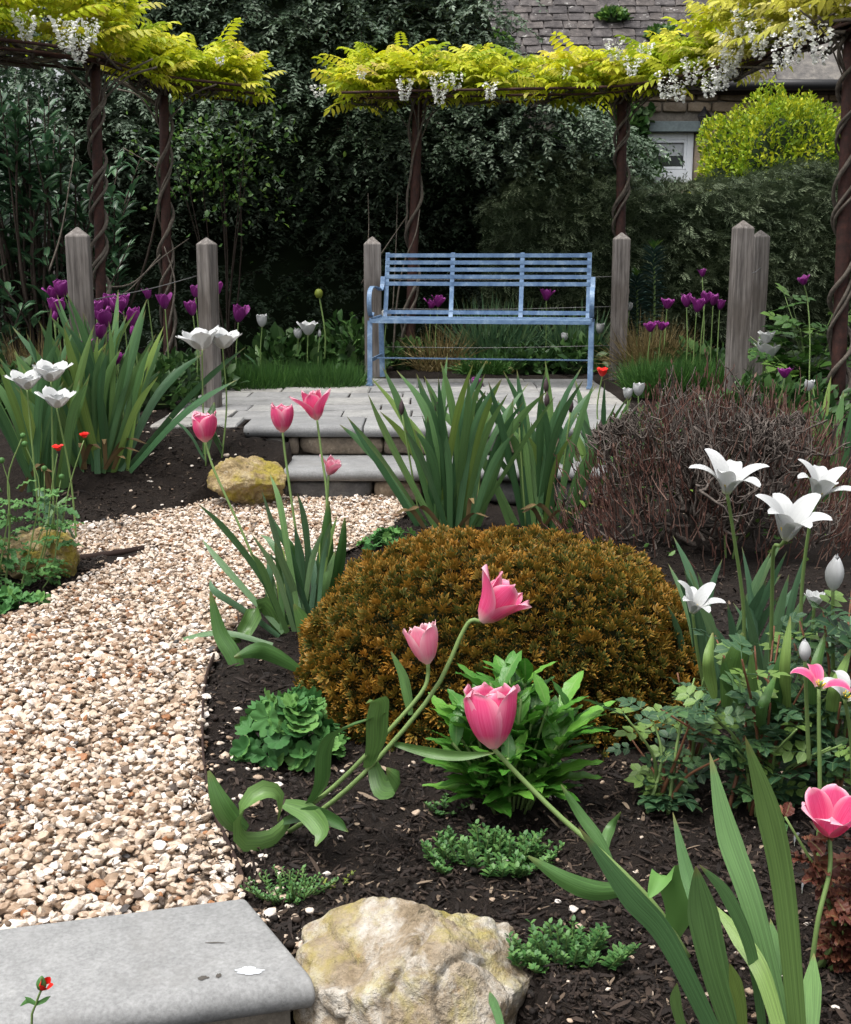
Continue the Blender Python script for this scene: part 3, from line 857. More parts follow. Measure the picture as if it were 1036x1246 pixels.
def build_steps():
    t = Thing('garden_steps', 'two shallow stone steps with pale treads and rubble risers up to the patio', 'steps', (0, 5.5, 0))
    y1, y2 = 5.44, 5.82                                # riser faces of lower and upper step
    # treads: front edge a little proud of the riser
    def tread(x0, x1, yf, zt, dep, th=.055):
        mb = MB(); extrude_profile(mb, nosing(dep, th), (x0, yf, zt), (x1, yf, zt), (0, -1, 0))
        o = t.part('tread_slab', mb, M['slab'])
        bv = o.modifiers.new('bevel', 'BEVEL'); bv.width = .008; bv.segments = 2; bv.limit_method = 'ANGLE'; bv.angle_limit = R(50)
    z1 = .142
    xa = P(344, 570, y1 - .04)[0]; xs = P(296, 520, y2 - .04)[0]
    xm = P(441, 520, y2 - .04)[0]
    for x0, x1 in ((xa, -.02), (-.015, .46), (.465, .84)): tread(x0, x1, y1 - .04, z1, .43)
    for x0, x1 in ((xs, xm), (xm + .006, .34), (.346, .95)): tread(x0, x1, y2 - .04, PAT_Z + .006, .36)
    def course(xs_, y, z0, z1_, mats, seed):
        for i in range(len(xs_) - 1):
            w = xs_[i + 1] - xs_[i]; mb = MB()
            stone_block(mb, ((xs_[i] + xs_[i + 1]) / 2, y + .06, (z0 + z1_) / 2), (w - .012, .14, z1_ - z0 - .004), seed + i * 1.3, .16)
            t.part('riser_stone', mb, mats[i % len(mats)])
    course([xa + .005, xa + .40, xa + .62, xa + .92, xa + 1.2, .83], y1, -.012, z1 - .056, [M['rubble_dark'], M['rubble'], M['rubble'], M['rubble_dark']], 3)
    course([xs + .02, xs + .20, xs + .26 + .0, xs + .66, xs + .9, xs + 1.25, .94], y2, z1 + .002, PAT_Z - .051, [M['rubble_dark'], M['rubble'], M['rubble'], M['rubble']], 9)
    mb = MB(); box(mb, ((xa + .83) / 2, y1 + .20, .035), (.83 - xa - .06, .22, .09)); box(mb, ((xs + .93) / 2, y2 + .14, .14), (.9 - xs - .02, .12, .17))
    t.part('mortar', mb, M['mortar'], smooth_shade=False)
build_steps()

def build_patio():
    mb = MB(); box(mb, ((PAT_X0 + PAT_X1) / 2, (6.12 + PAT_Y1) / 2, .238), (PAT_X1 - PAT_X0, PAT_Y1 - 6.12, .06))
    box(mb, ((PAT_X0 - .90) / 2, 5.98, .238), (-.90 - PAT_X0 + .02, .26, .06))
    base = structure('patio', mb, M['soil'], False)
    y = 6.155; k = 0
    while y < PAT_Y1 - .05:
        d = min([.30, .24, .34, .28, .26][k % 5], PAT_Y1 - y); x = PAT_X0 + U(-.25, 0)
        while x < PAT_X1:
            w = U(.30, .62); x0, x1 = max(x, PAT_X0), min(x + w, PAT_X1)
            if x1 - x0 > .06:
                m2 = MB(); zt = PAT_Z + U(-.003, .003)
                g = .008
                # corners slightly out of square, as hand-laid stone
                bx = MB(); box(bx, ((x0 + x1) / 2, y + d / 2, zt - .022), (x1 - x0 - g, d - g, .044), 0, .006, .002)
                bx.build('paver', M['paver'], base, smooth_shade=False)
            x += w
        y += d; k += 1
    # the paved tongue left of the steps
    for (x0, x1) in ((PAT_X0, -1.1), (-1.095, -.90)):
        bx = MB(); box(bx, ((x0 + x1) / 2, 5.99, PAT_Z - .021), (x1 - x0 - .006, .29, .044), 0, .006, .002); bx.build('paver', M['paver'], base, smooth_shade=False)
build_patio()

# ------------------------------------------------------------------ bench
def build_bench():
    yaw = R(-8)
    o = np.array([P(583, 473, 7.62)[0], 7.62, PAT_Z])          # middle of the front feet
    ax = np.array([math.cos(yaw), math.sin(yaw), 0]); ay = np.array([-math.sin(yaw), math.cos(yaw), 0]); az = np.array([0, 0, 1.0])
    L = lambda x, y, z: o + ax * x + ay * y + az * z
    t = Thing('garden_bench', 'pale blue metal slatted garden bench with curled arms on the patio', 'bench', o)
    W = .675
    back = lambda z: .40 + .115 * max(0, (z - .40) / .42)       # the back leans away
    def bar(name, pts, w, th, wd, n=None, parent=None):
        mb = MB(); flat_bar(mb, crom(np.array(pts), n or max(2, 6 * (len(pts) - 1))), w, th, wd)
        return t.part(name, mb, M['blue'], parent, smooth_shade=False)
    # back slats
    for z in (.795, .750, .705, .660, .615, .435):
        bar('back_slat', [L(-W + .015, back(z) - .006, z), L(W - .015, back(z) - .006, z)], .025, .007, az)
    # seat slats
    for k in range(6):
        y = .005 + k * .073; z = .405 - .006 * math.sin(k / 5 * 3.1)
        bar('seat_slat', [L(-W, y, z), L(W, y, z)], .044, .007, ay)
    bar('seat_rim', [L(-W, -.022, .398), L(W, -.022, .398)], .024, .007, az)
    for x in (-W + .022, -W / 3, W / 3, W - .022):              # back uprights, carried down under the seat
        bar('back_upright', [L(x, .372, .39), L(x, .41, .45), L(x, .46, .62), L(x, .512, .812)], .027, .007, ax)
    for x in (-W / 3, W / 3): bar('seat_bearer', [L(x, -.01, .394), L(x, .38, .392)], .030, .007, ax)
    for s in (-1, 1):
        x = s * (W + .004)
        leg = bar('front_leg', [L(x, -.01, .40), L(x, -.022, .30), L(x, -.025, .12), L(x, -.035, .012)], .030, .009, ax)
        bar('foot', [L(x, -.06, .006), L(x, -.01, .006)], .040, .010, ax, parent=leg)
        bar('rear_leg', [L(x, .385, .40), L(x, .395, .25), L(x, .42, .012)], .034, .009, ax)
        bar('seat_side', [L(x, -.015, .40), L(x, .39, .40)], .034, .009, az)
        # the arm: sweeps down from the back upright, levels, and curls over into a loop on the seat
        bar('arm', [L(x, .462, .66), L(x, .435, .60), L(x, .38, .575), L(x, .28, .590), L(x, .15, .603), L(x, .05, .600), L(x, -.015, .57), L(x, -.035, .51), L(x, -.015, .45), L(x, .03, .425), L(x, .065, .445)], .028, .007, ax, 40)
        bar('side_stretcher', [L(x, -.02, .155), L(x, .405, .155)], .022, .008, az)
    bar('stretcher', [L(-W, .19, .155), L(W, .19, .155)], .024, .008, ay)
build_bench()

# ------------------------------------------------------------------ posts and wires
def post(px, py_top, Y, w, zb, label, rot=0.0, lean=0.0, group=None):
    top = P(px, py_top, Y); h = top[2] - zb; hw = w / 2; cap = w * .45
    V, F = [], []
    zs = [0, h * .3, h * .6, h - cap]
    for i, z in enumerate(zs):
        for sx, sy in ((-1, -1), (1, -1), (1, 1), (-1, 1)):
            V.append([sx * hw + lean * (1 - z / h) + rng.normal(0, .0012), sy * hw + rng.normal(0, .0012), z])
    V.append([0, 0, h])
    for i in range(3):
        for j in range(4): F.append([i * 4 + j, i * 4 + (j + 1) % 4, (i + 1) * 4 + (j + 1) % 4, (i + 1) * 4 + j])
    mb = MB().add(np.array(V), [np.array(F), np.array([[12, 13, 16], [13, 14, 16], [14, 15, 16], [15, 12, 16]])])
    o = mb.build('timber_post', M['wood'], smooth_shade=False)
    o.location = (top[0], top[1], zb); o.rotation_euler = (0, 0, rot)
    bv = o.modifiers.new('bevel', 'BEVEL'); bv.width = .005; bv.segments = 2
    tag(o, label, 'post', group)
    return top
tops = {}
tops['a'] = post(94, 275, 5.75, .098, .2, 'grey oak post with white streaks among purple tulips and tall irises', .10)
tops['b'] = post(251, 288, 6.62, .082, .25, 'dark weathered oak post behind the pair of white tulips', -.42)
tops['c'] = post(453, 287, 8.25, .112, .26, 'grey oak post at the curled arm end of the bench beside low grass mounds', .05)
tops['d'] = post(757, 282, 8.05, .096, .26, 'cracked brown grey oak post between the bench and a tan sedge', .05)
tops['e'] = post(905, 267, 6.45, .092, .2, 'pale grey oak post rising out of the bare twiggy shrub', .06)
tops['f'] = post(926, 279, 7.5, .092, .26, 'oak post half hidden behind the pale grey oak post', .06)
def wire(a, b, label, sag=.01):
    a, b = np.asarray(a), np.asarray(b); m = (a + b) / 2 - np.array([0, 0, sag])
    mb = MB(); tube(mb, crom([a, m, b], 12), .0022, 5)
    tag(mb.build('fence_wire', M['wire']), label, 'wire')
wire(tops['a'] + np.array([.05, .03, -.33]), tops['b'] + np.array([-.05, 0, -.20]), 'thin fence wire from white streaked post to dark weathered post')
for dz, q in ((-.28, 'upper'), (-.47, 'middle'), (-.72, 'lower')):
    wire(tops['c'] + np.array([.055, 0, dz]), tops['d'] + np.array([-.055, 0, dz]), q + ' fence wire stretched behind the bench between its two posts')
wire(tops['e'] + np.array([.05, .03, -.27]), tops['f'] + np.array([0, -.05, -.22]), 'short fence wire joining the two oak posts by the twiggy shrub')

# ------------------------------------------------------------------ pergola and wisteria
POLES = [(122, 7.4, 85, .031), (203, 8.3, 95, .032), (509, 9.0, 112, .036), (755, 8.7, 96, .034), (1026, 6.3, 55, .038)]
ZC = 2.13
def build_pergola(name, idx, rails, label):
    base = np.array([P(POLES[idx[0]][0], 300, POLES[idx[0]][1])[0], POLES[idx[0]][1], .2])
    t = Thing(name, label, 'pergola', base)
    for i in idx:
        px, Y, pt, r = POLES[i]
        x = P(px, 200, Y)[0]; x0 = P(px - (12 if i == 2 else 0), 420, Y)[0]
        mb = MB(); tube(mb, crom([(x0, Y, .1), ((x + x0) / 2, Y, 1.1), (x, Y, ZC + .03)], 6), r, 10)
        po = t.part('pole', mb, M['rust'])
        mb = MB(); box(mb, (x, Y, ZC + .032), (.16, .16, .012)); t.part('pole_plate', mb, M['rust'], po, smooth_shade=False)
    for pts in rails:
        mb = MB(); tube(mb, crom(pts, 30), .009, 6); t.part('rail', mb, M['rust'])
    return t
def pole_top(i): return np.array([P(POLES[i][0], 200, POLES[i][1])[0], POLES[i][1], ZC])
pa, pb, pc, pd, pe = [pole_top(i) for i in range(5)]
left_end = G(292, 97, ZC); left_out = np.array([pa[0] - 1.0, pa[1] - 1.2, ZC])
def off(pts, dx, dy, dz=0): return [np.asarray(p) + np.array([dx, dy, dz]) for p in pts]
Lline = [left_out, (left_out + pa) / 2 + np.array([-.05, .05, 0]), pa, pb, np.array([left_end[0], 8.9, ZC])]
r_start = np.array([P(420, 105, 9.1)[0], 9.1, ZC])
r_mid = np.array([P(895, 80, 7.6)[0], 7.6, ZC])
r_end = pe + np.array([.55, -1.0, 0])
Rline = [r_start, pc, (pc + pd) / 2 + np.array([0, .05, 0]), pd, r_mid, pe, r_end]
build_pergola('steel_pergola', [0, 1], [off(Lline, 0, dy, dz) for dy, dz in ((-.22, .01), (0, .025), (.25, .0), (-.40, .03))], 'rusted steel pergola with two poles above the purple tulips')
build_pergola('steel_pergola', [2, 3, 4], [off(Rline, 0, dy, dz) for dy, dz in ((-.22, .0), (0, .025), (.24, .01), (-.38, .02))], 'rusted steel pergola with three poles arching behind the blue bench')

def wisteria_leaf(n=5, L=.20, ll=.075):
    """a pinnate leaf: pairs of leaflets on a drooping rachis"""
    lt = leaf_oval(.44, .06, .16); parts = []
    for i in range(n):
        s = (i + .6) / n; p = np.array([0, s * L, -.25 * L * s * s])
        for sd_ in (-1, 1):
            d = np.array([[sd_ * .88, .40, -.34 - .25 * s]]); parts.append((lt, look(d, (0, 0, 1))[0], p, ll * (1 - .25 * s)))
    parts.append((lt, look(np.array([[0, .8, -.6]]), (0, .3, 1))[0], np.array([0, L, -.25 * L]), ll * .85))
    return merge_tmpl(parts)
WL = [wisteria_leaf(5, .20, .088), wisteria_leaf(4, .15, .080), wisteria_leaf(3, .10, .070)]
def raceme(mb, p, L, Rr, n):
    """a hanging cluster of small pea flowers, wide at the top"""
    ft = leaf_oval(.9, .22, -.1)
    s = rng.random(n) ** .8; a = U(0, 2 * math.pi, n); r = Rr * (1 - .72 * s) * np.sqrt(U(.2, 1, n))
    pos = np.asarray(p) + np.c_[r * np.cos(a), r * np.sin(a), -s * L]
    d = nrm(np.c_[np.cos(a), np.sin(a), U(-.8, .5, n)])
    scatter(mb, ft, pos, look(d, nrm(rng.normal(size=(n, 3)))), U(.013, .023, n))
def wisteria(i, line_pts, width, leaves, racemes, label, turns, phase, mat='wisteria', lift=.12, thick=.24):
    px, Y, pt, r = POLES[i]
    top = pole_top(i); x0 = P(px - (12 if i == 2 else 0), 420, Y)[0]
    t = Thing('wisteria', label, 'vine', (x0, Y, .2))
    for k, (ph, tn, rr) in enumerate(((phase, turns, .0135), (phase + 2.2, turns * (1 if i != 2 else .6), .011), (phase + 3.6, turns * .9, .009))):
        if i == 2 and k == 2: continue
        s = np.linspace(0, 1, 90); z = .22 + s * (ZC - .2)
        xa = x0 + (top[0] - x0) * s
        a = ph + 2 * math.pi * tn * s + .55 * np.sin(9 * s + k * 1.7 + i) + .5 * np.sin(4.3 * s * (1 + .3 * k) + 2 * i); q = r + rr * .9 + .010 * np.abs(np.sin(s * 23 + k * 2)) + .05 * np.clip(.08 - s, 0, 1) / .08
        mb = MB(); tube(mb, np.c_[xa + q * np.cos(a), Y + q * np.sin(a), z], rr * (1 - .25 * s) * (1 + .12 * np.sin(s * 60)), 6)
        t.part('stem', mb, M['vine_bark'])
    # branches running along the rails and hanging tangles
    mb = MB()
    c = crom(line_pts, 60)
    for k in range(16):
        u0, u1 = sorted(U(0, 59, 2)); u1 = min(59, u0 + U(8, 30)); q = c[int(u0):int(u1) + 1]
        if len(q) < 4: continue
        q = q[::max(1, len(q) // 6)] + np.c_[rng.normal(0, .04, (len(q[::max(1, len(q) // 6)]))), rng.normal(0, width * .45, len(q[::max(1, len(q) // 6)])), U(-.05, .09, len(q[::max(1, len(q) // 6)]))]
        if len(q) >= 3: tube(mb, crom(q, 16), U(.004, .011), 5)
    for k in range(7):
        a = U(0, 6.28); e = top + np.array([math.cos(a) * .35, math.sin(a) * .3, U(.0, .08)])
        tube(mb, crom([top + np.array([0, 0, -U(.10, .32)]), (top + e) / 2 + np.array([0, 0, -.06]), e], 9), U(.003, .008), 5)
    t.part('branches', mb, M['vine_bark'], kind='stuff')
    # leaves
    mb = MB(); n = int(leaves * 1.35)
    u = U(0, 59, n); iu = u.astype(int); f = (u - iu)[:, None]
    p = c[iu] * (1 - f) + c[np.minimum(iu + 1, 59)] * f
    lump = .5 + .5 * np.sin(u * .55 + i) * np.sin(u * .23 + 2 * i + 1)
    hz = rng.random(n) ** .9
    p = p + np.c_[rng.normal(0, .05, n), rng.normal(0, width * .62, n), (hz * (thick * (.55 + .75 * lump)) + lift - .10)]
    a = U(0, 2 * math.pi, n); d = nrm(np.c_[np.cos(a), np.sin(a) - .25, U(-.20, .60, n) + .5 * hz])
    which = rng.integers(0, 3, n)
    for w in range(3):
        k = which == w
        scatter(mb, WL[w], p[k], look(d[k], nrm(np.c_[rng.normal(0, .25, (k.sum(), 2)), np.ones(k.sum())])), U(.75, 1.15, k.sum()))
    t.part('foliage', mb, M[mat], kind='stuff')
    for (rx, ry, L, Rr, cnt) in racemes:
        # the raceme hangs from the point of the canopy under which the photograph shows it
        best = min(c, key=lambda q: abs((q[0] / q[1]) - ray(rx, ry)[0] / ray(rx, ry)[1]))
        yy = best[1] - .46
        mb = MB(); raceme(mb, P(rx, ry + 1, yy), L * 1.2, Rr * .82, int(cnt * 1.5)); t.part('flower_cluster', mb, M['blossom'], kind='stuff')
    return t
def sub(line, a, b, n=60):
    q = crom(line, 200); return list(q[int(a * 199):int(b * 199) + 1:8])
wisteria(0, sub(Lline, 0, .62), .34, 420, [(78, 18, .14, .09, 120), (95, 36, .13, .08, 90), (30, 10, .12, .08, 90), (110, 20, .10, .06, 60)], 'wisteria on the thicker coiled pole, pale blossom and yellow leaves', 5.5, .3, 'wisteria', .20, .38)
wisteria(1, sub(Lline, .60, 1), .26, 330, [(268, 66, .05, .03, 18)], 'wisteria on the thinner coiled pole with plain yellow leaf canopy', 3.2, 1.7)
wisteria(2, sub(Rline, 0, .36), .27, 420, [(535, 88, .16, .09, 130), (493, 92, .12, .07, 70), (597, 98, .09, .06, 50), (388, 102, .06, .07, 40), (440, 84, .05, .04, 20), (556, 86, .09, .06, 50)], 'wisteria on the leaning pole with a single loose coil behind the bench', 2.6, .8)
wisteria(3, sub(Rline, .36, .68), .27, 420, [(748, 48, .10, .08, 70), (770, 66, .10, .07, 60), (842, 70, .12, .08, 80), (785, 50, .09, .07, 50), (812, 84, .14, .09, 90), (828, 96, .10, .07, 60), (690, 80, .05, .04, 20)], 'wisteria on the coiled pole rising behind the cracked oak post', 5.0, 2.4)
wisteria(4, sub(Rline, .66, 1), .40, 620, [(893, 34, .20, .10, 200), (925, 22, .16, .08, 110), (1000, 30, .14, .08, 90), (975, 8, .12, .07, 70), (865, 84, .12, .08, 80), (880, 66, .15, .10, 120), (905, 6, .12, .09, 90), (952, 34, .16, .08, 90), (968, 40, .12, .07, 60)], 'wisteria with long white racemes on the pole beside the yew hedge', 4.2, .1, 'wisteria_pale', .14, .62)

# ------------------------------------------------------------------ cottage
def build_cottage():
    Y = 16.0
    X = lambda px: P(px, 180, Y)[0]
    Zp = lambda py: P(800, py, Y)[2]
    eave = P(800, 100, Y - .25)[2]
    t = Thing('stone_cottage', 'stone cottage with mossy stone slate roof and white framed window', 'cottage', (X(780), Y, 0))
    x0, x1 = X(430), X(1120)
    wx0, wx1, wz0, wz1 = X(764), X(846), Zp(222), Zp(161)
    mb = MB()                                                     # the wall, with an opening for the window
    def pane(a, b, z0, z1): box(mb, ((a + b) / 2, Y + .26, (z0 + z1) / 2), (b - a, .44, z1 - z0))
    pane(x0, wx0, 0, eave - .05); pane(wx1, x1, 0, eave - .05); pane(wx0, wx1, 0, wz0); pane(wx0, wx1, wz1 + .02, eave - .05)
    wall = t.part('wall', mb, M['mortar'], smooth_shade=False)
    # facing stones in the stretch that shows
    z = 1.55; k = 0
    while z < eave - .16:
        h = U(.13, .21); x = X(745) + U(-.2, 0)
        while x < X(1015):
            w = U(.18, .42); a, b = x, x + w
            if not (b > wx0 - .01 and a < wx1 + .01 and z + h > wz0 - .02 and z < wz1 + .13):
                m2 = MB(); stone_block(m2, ((a + b) / 2, Y + .04, z + h / 2), (w - .018, .12, h - .018), k * 1.1, .08)
                t.part('stone', m2, M['cottage_stone'], wall)
            x += w; k += 1
        z += h
    m2 = MB(); stone_block(m2, (X(856), Y + .05, (wz0 + wz1) / 2), (X(866) - X(846.5), .14, wz1 - wz0), 77, .05); t.part('stone', m2, M['cottage_stone'], wall)
    mb = MB(); box(mb, ((X(788) + X(853)) / 2, Y - .02, wz1 + .065), (X(853) - X(788), .14, .125), 0, .006); t.part('lintel', mb, M['lintel'], smooth_shade=False)
    # window: a dark fixed light and a white casement with a blind
    cx0, cx1 = X(786), X(845)
    win = MB(); fw = .085
    for (a, b, z0, z1) in ((cx0, cx0 + fw, wz0, wz1), (cx1 - fw, cx1, wz0, wz1), (cx0 + fw, cx1 - fw, wz1 - fw, wz1), (cx0 + fw, cx1 - fw, wz0, wz0 + .16)):
        box(win, ((a + b) / 2, Y + .07, (z0 + z1) / 2), (b - a - .001, .07, z1 - z0 - .001), 0, .006)
    w = t.part('window', win, M['white_paint'], smooth_shade=False)
    m2 = MB()
    a, b, z0, z1 = cx0 + fw, cx1 - fw, wz0 + .16, wz1 - fw
    for (p, q, r_, s) in ((a, a + .035, z0, z1), (b - .035, b, z0, z1), (a + .035, b - .035, z1 - .035, z1), (a + .035, b - .035, z0, z0 + .035)):
        box(m2, ((p + q) / 2, Y + .055, (r_ + s) / 2), (q - p, .045, s - r_), 0, .004)
    t.part('casement', m2, M['white_paint'], w, smooth_shade=False)
    m2 = MB(); box(m2, ((a + b) / 2, Y + .085, (z0 + z1) / 2), (b - a - .06, .008, z1 - z0 - .06)); t.part('pane', m2, M['glass_dark'], w, smooth_shade=False)
    m2 = MB(); box(m2, ((a + b) / 2, Y + .074, z1 - .035 - (z1 - z0) * .23), (b - a - .075, .006, (z1 - z0) * .40)); t.part('blind', m2, M['blind'], w, smooth_shade=False)
    m2 = MB(); box(m2, ((wx0 + cx0) / 2, Y + .10, (wz0 + wz1) / 2), (cx0 - wx0 - .004, .01, wz1 - wz0)); t.part('pane', m2, M['glass_dark'], w, smooth_shade=False)
    # roof
    pit = R(48); ud = np.array([0, math.cos(pit), math.sin(pit)]); nd = np.array([0, -math.sin(pit), math.cos(pit)])
    e0 = np.array([0, Y - .22, eave])
    mb = MB(); q = np.array([[x0 - .2, 0, 0], [x1 + .2, 0, 0]]) + e0
    V = np.vstack([q - nd * .03, q + ud * 5 - nd * .03]); V = np.vstack([V, V - nd * .08])
    mb.add(V, np.array([[0, 1, 3, 2], [4, 6, 7, 5], [0, 4, 5, 1], [2, 3, 7, 6], [0, 2, 6, 4], [1, 5, 7, 3]]))
    roof = t.part('roof', mb, M['rubble_dark'], smooth_shade=False)
    Mx = np.stack([[1, 0, 0], ud, nd], 1); cnt = 0
    tm = []
    for k in range(10):
        m2 = MB(); box(m2, (0, 0, 0), (1, 1, 1), 0, .06, .035); tm.append(m2.mesh('shingle', M['shingle'], smooth_shade=False))
    s = 0; row = 0
    rx = -math.atan2(0, 1)
    while row < 12:
        e = .172 - .004 * row; L = e * 1.8
        xx = X(520) + U(-.2, 0) - .1
        while xx < X(925):
            w = U(.15, .30); c = e0 + np.array([xx + w / 2, 0, 0]) + ud * (s + L * .36) + nd * (.012 + .004 * rng.random())
            o = t.share('shingle', tm[cnt % 10], c, (pit - R(6) + rng.normal(0, .02), 0, rng.normal(0, .015)), (w - .012, L, .040 + .022 * rng.random()), roof)
            cnt += 1; xx += w
        s += e; row += 1
    # gutter
    mb = MB(); g0, g1 = X(850), X(1100)
    tube(mb, np.array([[g0, Y - .30, eave - .035], [g1, Y - .30, eave - .035]]), .065, 10); t.part('gutter', mb, M['black'])
    mb = MB(); box(mb, ((x0 + x1) / 2, Y - .05, eave - .07), (x1 - x0, .12, .10)); t.part('eaves_board', mb, M['bark'], smooth_shade=False)
    # carriage lantern
    c = P(857, 150, Y - .10); t2 = Thing('wall_lantern', 'black wall lantern on the cottage beside the white window', 'lantern', c)
    mb = MB()
    for sx in (-1, 1):
        for sy in (-1, 1): tube(mb, np.array([c + [sx * .035, sy * .035, -.10], c + [sx * .055, sy * .055, .08]]), .007, 4)
    t2.part('cage', mb, M['black'], smooth_shade=False)
    mb = MB(); tube(mb, np.array([c + [0, 0, .08], c + [0, 0, .10], c + [0, 0, .17], c + [0, 0, .20]]), [.085, .08, .02, .012], 4); t2.part('cap', mb, M['black'], smooth_shade=False)
    mb = MB(); box(mb, c + np.array([0, 0, -.01]), (.066, .066, .15)); t2.part('pane', mb, M['glass_dark'], smooth_shade=False)
    mb = MB(); tube(mb, crom([c + [0, 0, -.10], c + [0, .03, -.17], c + [0, .12, -.13]], 8), .009, 5); t2.part('bracket', mb, M['black'])
    return Y, e0, ud, nd
CY, RE0, RUD, RND = build_cottage()

# ------------------------------------------------------------------ hedges and trees behind the garden
def bumpy_sheet(f, us, vs):
    V = np.array([[f(u, v) for u in us] for v in vs]); ny, nx = V.shape[:2]
    i, j = np.meshgrid(np.arange(ny - 1), np.arange(nx - 1), indexing='ij')
    return V.reshape(-1, 3), np.stack([i * nx + j, i * nx + j + 1, (i + 1) * nx + j + 1, (i + 1) * nx + j], -1).reshape(-1, 4)
def lump(x, z, s): return mnoise.noise(Vector((x * 1.3 + s, z * 1.3, s))) * .6 + mnoise.noise(Vector((x * 3.1, z * 3.1 + s, 2 * s))) * .3

def build_big_hedge():
    X = lambda px, Y=10.0: (px - 518) / FPX * Y * .979
    t = Thing('grey_hedge', 'tall dark hedge of arching grey green sprays behind the bench', 'hedge', (X(350), 10.6, .2))
    def topz(x):
        return 3.75 - 1.45 * smooth(X(545), X(650), x) - .35 * smooth(X(650), X(760), x)
    def face(x, z): return 9.75 + .95 * smooth(2.0, .9, z) - .45 * lump(x, z, 3.1) + .10 * smooth(2.5, 3.6, z)
    x0, x1 = X(45), X(770)
    V, F = bumpy_sheet(lambda x, z: (x, face(x, z * (topz(x) - .25)) + .45 + .12 * lump(x * 3, z * 9, 8), z * (topz(x) - .25)), np.linspace(x0 + .25, x1, 60), np.linspace(0, 1, 44))
    mb = MB().add(V, F)
    Vb = V.reshape(44, 60, 3)
    back = Vb.copy(); back[..., 1] = 12.2; mb.add(back.reshape(-1, 3), F[:, ::-1])
    top = np.stack([Vb[-1], back[-1]]).reshape(-1, 3)
    mb.add(top, np.array([[i, i + 1, 61 + i, 60 + i] for i in range(59)]))
    t.part('shade_core', mb, M['hedge_core'])  # solid core added to keep light from passing through, coloured as shade
    n = 5200
    x = U(x0 - .2, x1, n); tz = topz(x); z = .25 + (tz - .25) * rng.random(n) ** .85
    fz = np.array([face(a, b) for a, b in zip(x, z)])
    o = np.c_[x, fz + U(.05, .42, n), z]
    keep = rng.random(n) < (.35 + .65 * smooth(.9, 1.9, z)); o = o[keep]; n = len(o)
    a = rng.normal(0, .9, n); L = U(.22, .62, n)
    h = np.c_[np.sin(a), -np.cos(a), np.zeros(n)]
    lt = leaf_tmpl(.48, .08, .05); mb = MB()
    m = 34; s = np.linspace(.08, 1, m)
    up = U(.15, .95, n)
    pts = o[:, None, :] + h[:, None, :] * (L[:, None] * s)[..., None] * .8
    pts[..., 2] += L[:, None] * (up[:, None] * s - (up[:, None] * .55 + .42) * s ** 2)
    tan = np.gradient(pts, axis=1)
    side = np.where(np.arange(m) % 2 == 0, 1.0, -1.0)[None, :, None] * np.cross(nrm(tan), np.array([0, 0, 1.0]))
    d = nrm(nrm(tan) * .55 + side * .8 + rng.normal(0, .25, tan.shape))
    pos = pts + rng.normal(0, .006, pts.shape)
    rn = np.clip(np.repeat(rng.random(n), m) * .5 + rng.random(n * m) * .5 , 0, 1)
    scatter(mb, lt, pos.reshape(-1, 3), look(d.reshape(-1, 3), nrm(rng.normal(0, .45, (n * m, 3)) + np.array([0, -.3, 1]))), U(.030, .052, n * m), rn)
    t.part('foliage', mb, M['hedge_grey'], kind='stuff')
    mb = MB()
    for k in range(0, n, 5): tube(mb, pts[k, ::6], [.005, .0045, .004, .003, .0025, .002][:len(pts[k, ::6])], 4, caps=False)
    t.part('branches', mb, M['bark'], kind='stuff')
build_big_hedge()

def needle_spray(n=9, spread=.5, w=.12, tw=.35):
    """a short shoot with needles on both sides, one unit long"""
    lt = leaf_tmpl(w, .02, .05, .5); parts = []
    for i in range(n):
        s = (i + .5) / n
        sd_ = 1 if i % 2 else -1
        parts.append((lt, look(np.array([[sd_ * spread * (1 - .3 * s), .7, .12 * math.sin(i * 2.1)]]), (0, 0, 1))[0], np.array([0, s * .75, -.10 * s * s]), tw))
    return merge_tmpl(parts)

